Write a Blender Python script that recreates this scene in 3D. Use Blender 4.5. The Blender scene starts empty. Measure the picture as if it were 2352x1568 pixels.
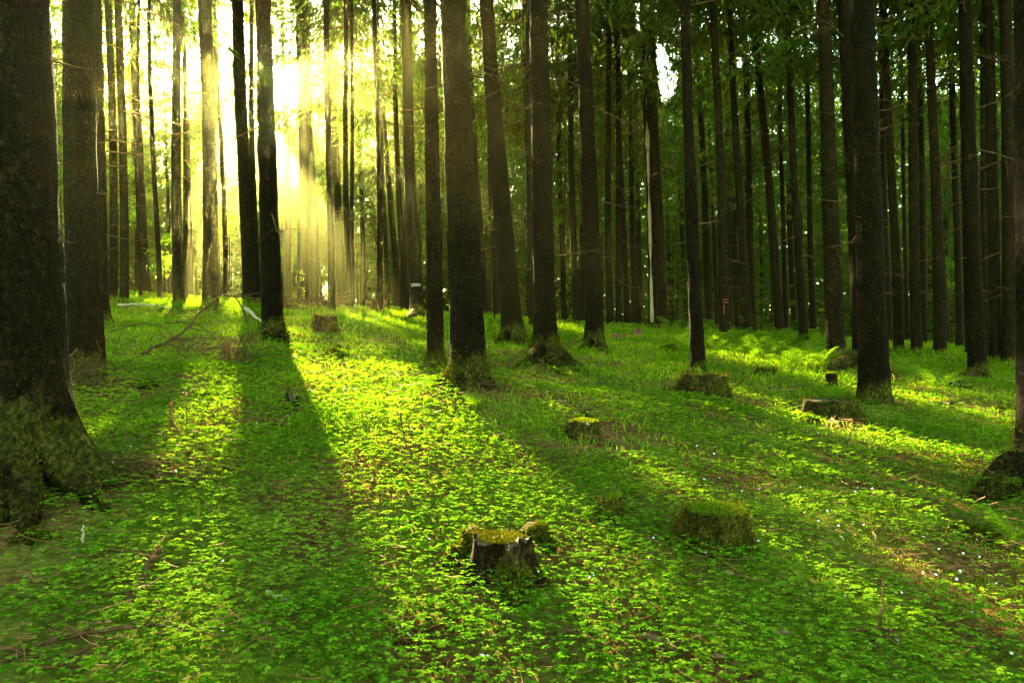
import bpy, math
import numpy as np
from mathutils import Vector
rng = np.random.default_rng(7)
R = math.radians
sc = bpy.context.scene
COL = sc.collection

# ------------------------------------------------------------------ camera, sky, sun, exposure
CAMZ, F, CX, CY = 1.5, 1568.0, 1176.0, 784.0
cam_d = bpy.data.cameras.new('camera'); cam = bpy.data.objects.new('camera', cam_d); COL.objects.link(cam)
cam_d.lens = 24; cam_d.sensor_width = 36; cam_d.clip_start = 0.05; cam_d.clip_end = 1000
cam.location = (0, 0, CAMZ); cam.rotation_euler = (R(90), 0, 0)
sc.camera = cam

SUN = np.array([-0.40, 1.0, 0.376]); SUN /= np.linalg.norm(SUN)
SUN_EL = math.asin(SUN[2]); SUN_AZ = math.atan2(SUN[0], SUN[1])
OPEN = np.array([-0.332, 1.0, 0.376]); OPEN /= np.linalg.norm(OPEN)     # the gap in the canopy towards the bright sky by the sun
world = bpy.data.worlds.new("World"); sc.world = world; world.use_nodes = True
wn = world.node_tree.nodes; wl = world.node_tree.links
sky = wn.new('ShaderNodeTexSky'); sky.sky_type = 'NISHITA'; sky.sun_disc = False
sky.sun_elevation = SUN_EL; sky.sun_rotation = SUN_AZ
sky.air_density = 1.0; sky.dust_density = 1.0; sky.ozone_density = 1.0
bg = wn['Background']; bg.inputs['Strength'].default_value = 0.064
wt = wn.new('ShaderNodeMix'); wt.data_type = 'RGBA'; wt.blend_type = 'MULTIPLY'; wt.inputs[0].default_value = 1; wt.inputs[7].default_value = (.88, .95, .52, 1)
wl.new(sky.outputs['Color'], wt.inputs[6]); wl.new(wt.outputs[2], bg.inputs['Color'])
sd = bpy.data.lights.new('sun', 'SUN'); sun = bpy.data.objects.new('sun', sd); COL.objects.link(sun)
sd.energy = 5.0; sd.angle = R(0.5); sd.color = (1.0, 0.86, 0.42)
sun.location = (-20, 60, 30)
sun.rotation_euler = Vector(SUN).to_track_quat('Z', 'Y').to_euler()
sc.view_settings.view_transform = 'Standard'; sc.view_settings.look = 'None'
sc.view_settings.exposure = 5.2; sc.view_settings.gamma = 1.0
sc.render.film_transparent = False
cy = sc.cycles
cy.use_denoising = True
try: cy.denoiser = 'OPENIMAGEDENOISE'
except Exception: pass
cy.max_bounces = 6; cy.diffuse_bounces = 3; cy.glossy_bounces = 1; cy.transmission_bounces = 4
cy.volume_bounces = 0; cy.transparent_max_bounces = 4
cy.caustics_reflective = False; cy.caustics_refractive = False
cy.sample_clamp_indirect = 6
HAZE_DENSITY = 0.00047

# ------------------------------------------------------------------ noise and terrain
def _hash(ix, iy, seed):
    h = (ix.astype(np.int64) * 374761393 + iy.astype(np.int64) * 668265263 + seed * 144665) & 0xffffffff
    h = ((h ^ (h >> 13)) * 1274126177) & 0xffffffff
    return ((h ^ (h >> 16)) & 0xffff) / 65535.0
def vnoise(x, y, s=1.0, seed=0):
    x = np.asarray(x, float) / s; y = np.asarray(y, float) / s
    ix = np.floor(x).astype(np.int64); iy = np.floor(y).astype(np.int64)
    fx = x - ix; fy = y - iy; fx = fx*fx*(3-2*fx); fy = fy*fy*(3-2*fy)
    a = _hash(ix, iy, seed); b = _hash(ix+1, iy, seed); c = _hash(ix, iy+1, seed); d = _hash(ix+1, iy+1, seed)
    return (a + (b-a)*fx)*(1-fy) + (c + (d-c)*fx)*fy
def fbm(x, y, s, seed=0, o=3):
    v = 0; a = .5; t = 0
    for k in range(o):
        v = v + a*vnoise(x, y, s/2**k, seed+k*17); t += a; a *= .5
    return v/t
def sstep(a, b, x):
    t = np.clip((x-a)/(b-a), 0, 1); return t*t*(3-2*t)
K2, S0, YC = 0.00193, 0.138, 30.0
def base_h(x, y):
    x = np.asarray(x, float); y = np.asarray(y, float)
    yy = np.clip(y, -60, YC)
    z = S0*yy - K2*yy*yy*(yy > 0)
    sl = S0 - 2*K2*YC
    t = np.clip(y-YC, 0, 200)
    z = z + np.where(t < 15, sl*t - (sl+0.012)/30*t*t, sl*15 - (sl+0.012)*7.5 - 0.012*(t-15))
    return z - 0.065*45*np.tanh(x/45)
MOUNDS = []      # (x, y, radius, height) little swellings at tree feet and stumps
def H(x, y):
    x = np.asarray(x, float); y = np.asarray(y, float)
    z = base_h(x, y)
    z = z + 0.26*(fbm(x, y, 3.4, 3, 2)-.5)*sstep(1, 6, np.abs(y)) + 0.11*(fbm(x, y, 1.1, 9, 2)-.5) + 0.035*(fbm(x, y, .3, 21, 2)-.5)
    for (mx, my, mr, mh) in MOUNDS:
        z = z + mh*np.exp(-((x-mx)**2+(y-my)**2)/(mr*mr))
    return z
def Hs(x, y): return float(H(np.array([x]), np.array([y]))[0])
_T = np.concatenate([np.arange(1.2, 12, .02), np.arange(12, 70, .06)])
def ground_at(X, Y):
    """first point of the ground seen at a picture position (2352 x 1568 frame)"""
    tx = (X-CX)/F; tz = (CY-Y)/F
    d = CAMZ + tz*_T - H(tx*_T, _T)
    i = np.nonzero(d < 0)[0]
    if len(i) == 0: return None
    t = _T[i[0]]
    return np.array([tx*t, t, Hs(tx*t, t)])
def at(X, Y, d): return np.array([(X-CX)/F*d, d, CAMZ + (CY-Y)/F*d])

# ------------------------------------------------------------------ mesh helpers
def raw_mesh(name, V, quads=None, tris=None, mats=(), mi=None, smooth=False):
    me = bpy.data.meshes.new(name)
    V = np.asarray(V, np.float32)
    q = np.zeros((0, 4), np.int32) if quads is None or len(quads) == 0 else np.asarray(quads, np.int32)
    t = np.zeros((0, 3), np.int32) if tris is None or len(tris) == 0 else np.asarray(tris, np.int32)
    me.vertices.add(len(V)); me.vertices.foreach_set('co', V.ravel())
    nl = q.size + t.size; me.loops.add(nl)
    me.loops.foreach_set('vertex_index', np.concatenate([q.ravel(), t.ravel()]).astype(np.int32))
    me.polygons.add(len(q)+len(t))
    ls = np.concatenate([np.arange(len(q))*4, q.size + np.arange(len(t))*3]).astype(np.int32)
    me.polygons.foreach_set('loop_start', ls)
    if mi is not None: me.polygons.foreach_set('material_index', np.asarray(mi, np.int32))
    if smooth: me.polygons.foreach_set('use_smooth', np.ones(len(q)+len(t), bool))
    for m in mats: me.materials.append(m)
    me.update(calc_edges=True)
    return me
def link(name, me, parent=None, loc=(0, 0, 0)):
    o = bpy.data.objects.new(name, me); COL.objects.link(o); o.location = loc
    if parent is not None: o.parent = parent
    return o
def tag(o, label=None, cat=None, group=None, kind=None):
    if label: o['label'] = label
    if cat: o['category'] = cat
    if group: o['group'] = group
    if kind: o['kind'] = kind
    return o
def thing(name, loc, label, cat, group=None):
    o = bpy.data.objects.new(name, None); COL.objects.link(o); o.location = tuple(float(v) for v in loc)
    o.empty_display_size = .2
    return tag(o, label, cat, group)
class Acc:
    def __init__(s): s.V = []; s.Q = []; s.T = []; s.n = 0; s.A = []
    def add(s, V, Q=None, T=None, a=0.0):
        V = np.asarray(V, float)
        if Q is not None and len(Q): s.Q.append(np.asarray(Q)+s.n)
        if T is not None and len(T): s.T.append(np.asarray(T)+s.n)
        s.V.append(V); s.A.append(np.broadcast_to(np.asarray(a, float), (len(V),))); s.n += len(V)
    def tube(s, P, r, n=5, a=0.0, cap=True):
        P = np.asarray(P, float); m = len(P); r = np.broadcast_to(np.asarray(r, float), (m,))
        T = np.gradient(P, axis=0); T /= np.linalg.norm(T, axis=1)[:, None]+1e-9
        up = np.array([0, 0, 1.]) if abs(T[:, 2]).mean() < .8 else np.array([1., 0, 0])
        U = np.cross(T, up); U /= np.linalg.norm(U, axis=1)[:, None]+1e-9; W = np.cross(U, T)
        th = np.arange(n)/n*2*np.pi
        V = P[:, None, :] + r[:, None, None]*(np.cos(th)[None, :, None]*U[:, None, :] + np.sin(th)[None, :, None]*W[:, None, :])
        V = V.reshape(-1, 3)
        i = np.arange(m-1)[:, None]*n; j = np.arange(n)[None, :]; k = (j+1) % n
        Q = np.stack([i+j, i+k, i+n+k, i+n+j], -1).reshape(-1, 4)
        Tt = None
        if cap and n > 2:
            V = np.vstack([V, P[-1:], P[:1]]); e = (m-1)*n
            Tt = np.vstack([np.array([[e+q, e+(q+1) % n, m*n] for q in range(n)]), np.array([[(q+1) % n, q, m*n+1] for q in range(n)])])
        s.add(V, Q, Tt, a)
    def mesh(s, name, mats, smooth=True, attr=None):
        V = np.vstack(s.V); Q = np.vstack(s.Q) if s.Q else None; T = np.vstack(s.T) if s.T else None
        me = raw_mesh(name, V, Q, T, mats, None, smooth)
        if attr:
            at_ = me.attributes.new(attr, 'FLOAT', 'POINT'); at_.data.foreach_set('value', np.concatenate(s.A).astype(np.float32))
        return me

# ------------------------------------------------------------------ materials
def newmat(name):
    m = bpy.data.materials.new(name); m.use_nodes = True; m.node_tree.nodes.clear(); return m, m.node_tree.nodes, m.node_tree.links
def ramp(n, stops):
    r = n.new('ShaderNodeValToRGB'); e = r.color_ramp.elements
    while len(e) < len(stops): e.new(.5)
    for i, (p, c) in enumerate(stops): e[i].position = p; e[i].color = (*c, 1)
    return r
def mat_leaf(name, stops, trans=.5, tcol=(1.25, 1.15, .35), rough=.65, spec=.08, nscale=.8):
    m, n, l = newmat(name)
    geo = n.new('ShaderNodeNewGeometry'); noi = n.new('ShaderNodeTexNoise'); noi.inputs['Scale'].default_value = nscale; noi.inputs['Detail'].default_value = 3
    l.new(geo.outputs['Position'], noi.inputs['Vector'])
    mx = n.new('ShaderNodeMath'); mx.operation = 'MULTIPLY_ADD'; mx.inputs[1].default_value = .55
    l.new(geo.outputs['Random Per Island'], mx.inputs[0])
    m2 = n.new('ShaderNodeMath'); m2.operation = 'MULTIPLY_ADD'; m2.inputs[1].default_value = 1.1; m2.inputs[2].default_value = -.32
    l.new(noi.outputs['Fac'], m2.inputs[0]); l.new(m2.outputs[0], mx.inputs[2])
    r = ramp(n, stops); l.new(mx.outputs[0], r.inputs['Fac'])
    p = n.new('ShaderNodeBsdfDiffuse')
    l.new(r.outputs['Color'], p.inputs['Color'])
    t = n.new('ShaderNodeBsdfTranslucent'); mc = n.new('ShaderNodeMix'); mc.data_type = 'RGBA'; mc.blend_type = 'MULTIPLY'
    mc.inputs[0].default_value = 1; l.new(r.outputs['Color'], mc.inputs[6]); mc.inputs[7].default_value = (*tcol, 1)
    l.new(mc.outputs[2], t.inputs['Color'])
    mix = n.new('ShaderNodeMixShader'); mix.inputs[0].default_value = trans
    l.new(p.outputs[0], mix.inputs[1]); l.new(t.outputs[0], mix.inputs[2])
    o = n.new('ShaderNodeOutputMaterial'); l.new(mix.outputs[0], o.inputs['Surface'])
    return m
def mat_bark(name, dark, mid, light, scale=1.0, bump=.9):
    m, n, l = newmat(name)
    tc = n.new('ShaderNodeTexCoord'); mp = n.new('ShaderNodeMapping'); mp.inputs['Scale'].default_value = (1, 1, .62)
    l.new(tc.outputs['Object'], mp.inputs['Vector'])
    big = n.new('ShaderNodeTexNoise'); big.inputs['Scale'].default_value = 2.2*scale; big.inputs['Detail'].default_value = 6; big.inputs['Roughness'].default_value = .65
    fin = n.new('ShaderNodeTexNoise'); fin.inputs['Scale'].default_value = 26*scale; fin.inputs['Detail'].default_value = 5
    vor = n.new('ShaderNodeTexVoronoi'); vor.feature = 'DISTANCE_TO_EDGE'; vor.inputs['Scale'].default_value = 26*scale
    knot = n.new('ShaderNodeTexVoronoi'); knot.inputs['Scale'].default_value = 2.6
    for q in (big, fin): l.new(mp.outputs[0], q.inputs['Vector'])
    add = n.new('ShaderNodeMix'); add.data_type = 'RGBA'; add.blend_type = 'ADD'; add.inputs[0].default_value = .06
    l.new(mp.outputs[0], add.inputs[6]); l.new(fin.outputs['Color'], add.inputs[7]); l.new(add.outputs[2], vor.inputs['Vector'])
    l.new(mp.outputs[0], knot.inputs['Vector'])
    r = ramp(n, [(.3, dark), (.52, mid), (.75, light)]); 
    sm = n.new('ShaderNodeMath'); sm.operation = 'MULTIPLY_ADD'; sm.inputs[1].default_value = .5; l.new(fin.outputs['Fac'], sm.inputs[0])
    hb = n.new('ShaderNodeMath'); hb.operation = 'MULTIPLY'; hb.inputs[1].default_value = .55; l.new(big.outputs['Fac'], hb.inputs[0]); l.new(hb.outputs[0], sm.inputs[2])
    l.new(sm.outputs[0], r.inputs['Fac'])
    kr = ramp(n, [(.03, (.3, .27, .22)), (.12, (1, 1, 1))]); l.new(knot.outputs['Distance'], kr.inputs['Fac'])
    mk = n.new('ShaderNodeMix'); mk.data_type = 'RGBA'; mk.blend_type = 'MULTIPLY'; mk.inputs[0].default_value = 1
    l.new(r.outputs['Color'], mk.inputs[6]); l.new(kr.outputs['Color'], mk.inputs[7])
    pl = n.new('ShaderNodeTexVoronoi'); pl.inputs['Scale'].default_value = 26*scale; l.new(add.outputs[2], pl.inputs['Vector'])
    sep = n.new('ShaderNodeSeparateColor'); l.new(pl.outputs['Color'], sep.inputs[0])
    pr = ramp(n, [(.0, (.5, .5, .5)), (.6, (1, 1, 1)), (1.0, (1.9, 1.75, 1.5))]); l.new(sep.outputs[0], pr.inputs['Fac'])
    er = ramp(n, [(.0, (.25, .22, .2)), (.12, (1, 1, 1))]); l.new(vor.outputs['Distance'], er.inputs['Fac'])
    k1 = n.new('ShaderNodeMix'); k1.data_type = 'RGBA'; k1.blend_type = 'MULTIPLY'; k1.inputs[0].default_value = .8; l.new(mk.outputs[2], k1.inputs[6]); l.new(pr.outputs['Color'], k1.inputs[7])
    mk = n.new('ShaderNodeMix'); mk.data_type = 'RGBA'; mk.blend_type = 'MULTIPLY'; mk.inputs[0].default_value = .8; l.new(k1.outputs[2], mk.inputs[6]); l.new(er.outputs['Color'], mk.inputs[7])
    # moss colour where the mesh says so
    att = n.new('ShaderNodeAttribute'); att.attribute_name = 'moss'
    mn = n.new('ShaderNodeMath'); mn.operation = 'MULTIPLY_ADD'; mn.inputs[1].default_value = 1.6; mn.inputs[2].default_value = -.8
    l.new(big.outputs['Fac'], mn.inputs[0]); ma = n.new('ShaderNodeMath'); ma.operation = 'ADD'; ma.use_clamp = True
    l.new(att.outputs['Fac'], ma.inputs[0]); l.new(mn.outputs[0], ma.inputs[1])
    mr = ramp(n, [(.35, (0, 0, 0)), (.75, (1, 1, 1))]); l.new(ma.outputs[0], mr.inputs['Fac'])
    mcol = ramp(n, [(.3, (.012, .014, .003)), (.5, (.045, .05, .005)), (.68, (.15, .11, .015))]); l.new(fin.outputs['Fac'], mcol.inputs['Fac'])
    mm = n.new('ShaderNodeMix'); mm.data_type = 'RGBA'; l.new(mr.outputs['Color'], mm.inputs[0]); l.new(mk.outputs[2], mm.inputs[6]); l.new(mcol.outputs['Color'], mm.inputs[7])
    p = n.new('ShaderNodeBsdfPrincipled'); p.inputs['Roughness'].default_value = .9; p.inputs['Specular IOR Level'].default_value = .04
    l.new(mm.outputs[2], p.inputs['Base Color'])
    v0 = n.new('ShaderNodeMath'); v0.operation = 'MULTIPLY_ADD'; v0.inputs[1].default_value = .7; l.new(sep.outputs[0], v0.inputs[0]); l.new(fin.outputs['Fac'], v0.inputs[2])
    vr = n.new('ShaderNodeMath'); vr.operation = 'MULTIPLY_ADD'; vr.inputs[1].default_value = 2.2; l.new(vor.outputs['Distance'], vr.inputs[0]); l.new(v0.outputs[0], vr.inputs[2])
    b = n.new('ShaderNodeBump'); b.inputs['Strength'].default_value = bump; b.inputs['Distance'].default_value = .045; l.new(vr.outputs[0], b.inputs['Height'])
    l.new(b.outputs[0], p.inputs['Normal'])
    o = n.new('ShaderNodeOutputMaterial'); l.new(p.outputs[0], o.inputs['Surface'])
    return m
def mat_plain(name, stops, scale=20, rough=.8, bump=.3, spec=.2):
    m, n, l = newmat(name)
    tc = n.new('ShaderNodeTexCoord'); no = n.new('ShaderNodeTexNoise'); no.inputs['Scale'].default_value = scale; no.inputs['Detail'].default_value = 5
    l.new(tc.outputs['Object'], no.inputs['Vector']); r = ramp(n, stops); l.new(no.outputs['Fac'], r.inputs['Fac'])
    p = n.new('ShaderNodeBsdfPrincipled'); p.inputs['Roughness'].default_value = rough; p.inputs['Specular IOR Level'].default_value = spec
    l.new(r.outputs['Color'], p.inputs['Base Color'])
    b = n.new('ShaderNodeBump'); b.inputs['Strength'].default_value = bump; b.inputs['Distance'].default_value = .01; l.new(no.outputs['Fac'], b.inputs['Height']); l.new(b.outputs[0], p.inputs['Normal'])
    o = n.new('ShaderNodeOutputMaterial'); l.new(p.outputs[0], o.inputs['Surface'])
    return m
def mat_ground():
    m, n, l = newmat('forest_floor')
    geo = n.new('ShaderNodeNewGeometry')
    a = n.new('ShaderNodeTexNoise'); a.inputs['Scale'].default_value = 1.1; a.inputs['Detail'].default_value = 7; a.inputs['Roughness'].default_value = .6
    b = n.new('ShaderNodeTexNoise'); b.inputs['Scale'].default_value = 22; b.inputs['Detail'].default_value = 6; b.inputs['Roughness'].default_value = .7
    for q in (a, b): l.new(geo.outputs['Position'], q.inputs['Vector'])
    lit = ramp(n, [(.3, (.03, .014, .005)), (.5, (.1, .048, .018)), (.7, (.2, .11, .05))]); l.new(b.outputs['Fac'], lit.inputs['Fac'])
    mos = ramp(n, [(.3, (.02, .035, .004)), (.5, (.07, .1, .008)), (.72, (.16, .17, .02))]); l.new(b.outputs['Fac'], mos.inputs['Fac'])
    f = ramp(n, [(.42, (0, 0, 0)), (.56, (1, 1, 1))]); l.new(a.outputs['Fac'], f.inputs['Fac'])
    mx = n.new('ShaderNodeMix'); mx.data_type = 'RGBA'; l.new(f.outputs['Color'], mx.inputs[0]); l.new(lit.outputs['Color'], mx.inputs[6]); l.new(mos.outputs['Color'], mx.inputs[7])
    p = n.new('ShaderNodeBsdfPrincipled'); p.inputs['Roughness'].default_value = .95; p.inputs['Specular IOR Level'].default_value = .0
    l.new(mx.outputs[2], p.inputs['Base Color'])
    bp = n.new('ShaderNodeBump'); bp.inputs['Strength'].default_value = .8; bp.inputs['Distance'].default_value = .04; l.new(b.outputs['Fac'], bp.inputs['Height']); l.new(bp.outputs[0], p.inputs['Normal'])
    o = n.new('ShaderNodeOutputMaterial'); l.new(p.outputs[0], o.inputs['Surface'])
    return m
M = {}
M['ground'] = mat_ground()
M['sorrel'] = mat_leaf('sorrel_leaf', [(.15, (.03, .095, .003)), (.45, (.085, .21, .007)), (.8, (.23, .36, .02))], .5, (1.35, 1.15, .5))
M['moss'] = mat_leaf('moss_green', [(.15, (.05, .085, .004)), (.5, (.12, .17, .008)), (.85, (.24, .25, .02))], .35, (1.2, 1.0, .3), .8, .1, 1.5)
M['dmoss'] = mat_leaf('moss_dark', [(.15, (.02, .026, .002)), (.5, (.055, .066, .004)), (.85, (.12, .1, .01))], .3, (1.2, 1.0, .3), .8, .1, 4)
M['rootmoss'] = mat_leaf('moss_on_roots', [(.15, (.022, .018, .003)), (.5, (.07, .055, .007)), (.85, (.15, .12, .015))], .25, (1.2, 1.0, .3), .8, .1, 6)
M['grass'] = mat_leaf('grass_blade', [(.15, (.055, .13, .004)), (.5, (.12, .22, .007)), (.85, (.22, .3, .012))], .45, (1.2, 1.1, .3))
M['fern'] = mat_leaf('fern_leaf', [(.15, (.05, .11, .005)), (.5, (.1, .19, .008)), (.85, (.17, .28, .014))], .5, (1.2, 1.1, .35))
M['needles'] = mat_leaf('spruce_needles', [(.12, (.014, .034, .005)), (.45, (.035, .072, .007)), (.85, (.085, .125, .01))], .42, (1.5, 1.35, .4), .6, .15, .35)
M['beech'] = mat_leaf('beech_leaf', [(.15, (.07, .17, .008)), (.5, (.12, .25, .012)), (.85, (.2, .32, .02))], .6, (1.3, 1.15, .2))
M['bark'] = mat_bark('spruce_bark', (.004, .0024, .001), (.012, .0072, .0024), (.031, .019, .0065), 1.5)
M['bark_far'] = mat_bark('spruce_bark_far', (.0055, .0034, .0012), (.0135, .0085, .003), (.028, .0175, .006), .8, .4)
M['wood'] = mat_bark('old_stump_wood', (.008, .004, .002), (.03, .015, .006), (.09, .055, .025), 1.4, .8)
M['cut'] = mat_plain('weathered_cut_wood', [(.3, (.045, .028, .014)), (.7, (.11, .075, .042))], 40)
M['deadwood'] = mat_plain('dead_twig', [(.3, (.035, .018, .009)), (.7, (.11, .06, .03))], 30, spec=0)
M['litter'] = mat_plain('red_brown_twig', [(.3, (.1, .035, .012)), (.7, (.26, .11, .045))], 3)
M['palewood'] = mat_plain('pale_bare_wood', [(.3, (.22, .15, .09)), (.7, (.42, .33, .22))], 30)
M['cone'] = mat_plain('cone_scales', [(.3, (.12, .055, .03)), (.7, (.36, .2, .12))], 60)
M['red'] = mat_plain('rotten_red_wood', [(.3, (.07, .02, .01)), (.7, (.18, .08, .035))], 18)
M['petal'] = mat_plain('white_petal', [(.3, (.75, .75, .78)), (.7, (.85, .85, .88))], 30, .5, 0)
M['paint_y'] = mat_plain('yellow_green_paint', [(.3, (.35, .5, .03)), (.7, (.5, .65, .05))], 60, .6, .1)
M['paint_w'] = mat_plain('white_paint', [(.3, (.5, .5, .45)), (.7, (.75, .75, .7))], 60, .6, .1)
M['paint_r'] = mat_plain('red_paint', [(.3, (.4, .05, .02)), (.7, (.6, .09, .04))], 60, .6, .1)

# ------------------------------------------------------------------ where the canopy lets the sun through (picture positions on the ground)
LIT = [
 [(690,880),(760,862),(900,872),(1010,905),(1130,950),(1260,1010),(1400,1075),(1560,1140),(1610,1180),(1560,1215),(1380,1190),(1200,1175),(1040,1170),(900,1140),(830,1085),(760,985),(720,930)],
 [(1300,1120),(1560,1180),(1760,1290),(2000,1395),(2352,1530),(2352,1568),(1900,1568),(1700,1440),(1450,1330),(1300,1220)],
 [(2035,885),(2180,900),(2352,925),(2352,985),(2200,965),(2070,945)],
 [(1800,820),(1900,830),(1965,850),(1965,895),(1840,872),(1760,850),(1700,835)],
 [(60,1195),(160,1200),(300,1235),(430,1260),(500,1310),(380,1320),(260,1275),(150,1262),(20,1280)],
 [(60,1568),(240,1490),(420,1420),(620,1365),(760,1385),(700,1430),(560,1480),(470,1568)],
 [(470,885),(600,880),(655,910),(640,945),(520,925)],
 [(400,985),(560,965),(690,985),(735,1020),(700,1060),(600,1065),(520,1030)],
 [(290,690),(620,700),(620,735),(290,722)],
 [(770,722),(1010,735),(1010,765),(780,757)],
 [(1265,735),(1350,745),(1350,770),(1265,762)],
 [(560,770),(640,785),(650,850),(560,870)],
 [(655,825),(730,835),(760,860),(690,870)],
 [(1300,885),(1420,915),(1500,955),(1490,985),(1380,940),(1300,905)],
 [(1820,975),(1980,990),(2200,1045),(2345,1080),(2345,1115),(2150,1085),(1950,1040),(1840,1010)],
 [(1215,845),(1290,858),(1320,885),(1250,872)],
 [(1500,760),(1720,775),(1900,800),(1900,815),(1600,790),(1500,780)],
 [(560,1160),(760,1190),(900,1240),(840,1260),(640,1210)],
 [(2080,830),(2200,845),(2190,862),(2080,850)],
 [(330,1095),(470,1095),(480,1135),(360,1130)],
 [(1250,1330),(1420,1370),(1560,1440),(1500,1460),(1330,1410)],
]
def inpoly(X, Y, P):
    c = np.zeros(X.shape, bool); n = len(P)
    for i in range(n):
        x1, y1 = P[i]; x2, y2 = P[(i+1) % n]
        if y1 == y2: continue
        k = ((Y >= min(y1, y2)) & (Y < max(y1, y2))) & (X < (x2-x1)*(Y-y1)/(y2-y1)+x1)
        c ^= k
    return c
# the same patches as a map of the floor, 10 cm cells
GS = .1; wx, wy = np.meshgrid(np.arange(-26, 26, GS), np.arange(.6, 31, GS)); wz = H(wx, wy)
gx = CX+F*wx/wy; gy = CY-F*(wz-CAMZ)/wy
LM = np.zeros(gx.shape, bool)
for k_, P in enumerate(LIT):
    m_ = inpoly(gx, gy, P)
    if k_ == 16: continue
    m_ &= fbm(gx, gy*2.2, 130, 5, 2) > (.52 if k_ == 1 else (.1 if k_ == 0 else .4))
    LM |= m_
LM |= (gy > 1180) & (gy < 1600) & (gx > -100) & (gx < 2450) & (fbm(gx+gy*.8, gy*2.4, 150, 15, 2) > .71)
hx, hy = SUN[0]/math.hypot(SUN[0], SUN[1]), SUN[1]/math.hypot(SUN[0], SUN[1]); L0 = LM.copy()
for s_ in range(-4, 5):
    for o_ in (-1, 0, 1):
        dx_, dy_ = int(round(s_*hx-o_*hy)), int(round(s_*hy+o_*hx))
        LM[10:-10, 10:-10] |= L0[10+dy_:L0.shape[0]-10+dy_, 10+dx_:L0.shape[1]-10+dx_]
def in_sun(P):
    """does a point stand between the sun and one of the sunlit patches"""
    t = np.maximum(P[:, 2], 0)/SUN[2]
    for _ in range(5):
        G = P - SUN*t[:, None]
        t = np.maximum(t + (G[:, 2]-base_h(G[:, 0], G[:, 1])-.08)/SUN[2], 0)
    G = P - SUN*t[:, None]
    i = ((G[:, 1]-.6)/GS).astype(int); j = ((G[:, 0]+26)/GS).astype(int)
    ok = (i >= 0) & (i < LM.shape[0]) & (j >= 0) & (j < LM.shape[1])
    r = ok & LM[np.clip(i, 0, LM.shape[0]-1), np.clip(j, 0, LM.shape[1]-1)]
    # gap cut for the viewer, bright sky beside the sun stands in for its burst
    d = P - np.array([0, 0, CAMZ]); s = d@OPEN; off = np.linalg.norm(d - s[:, None]*OPEN, axis=1)
    r |= (off < .028*s) & (s > 0)
    return r
SUNPTS = [np.array([p for p in [ground_at(a, b) for a in range(30, 2352, st) for b in range(690, 1568, sv) if inpoly(np.array([a]), np.array([b]), LIT[k])[0]] if p is not None]) for k, st, sv in ((0, 60, 24), (1, 60, 24), (2, 30, 12), (3, 30, 12), (4, 60, 24), (13, 30, 12), (14, 40, 12))]
def shades(x, y, r=.18):
    h = SUN[:2]/np.linalg.norm(SUN[:2])
    for S_ in SUNPTS:
        d = np.array([x, y])-S_[:, :2]
        if ((d@h > 0) & (d@h*.35 < 21) & (np.abs(d@np.array([-h[1], h[0]])) < r)).mean() > .07: return True
    return False
GAPS = [[(1452,-10),(1478,-10),(1480,60),(1462,70)], [(1505,70),(1530,120),(1560,175),(1550,215),(1518,235),(1506,180)], [(1690,130),(1715,130),(1715,155),(1690,155)]]
def in_gap(P):
    y = np.maximum(P[:, 1], .1); X = CX+F*P[:, 0]/y; Y = CY-F*(P[:, 2]-CAMZ)/y
    r = np.zeros(len(P), bool)
    for G in GAPS: r |= inpoly(X, Y, G)
    return r

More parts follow.
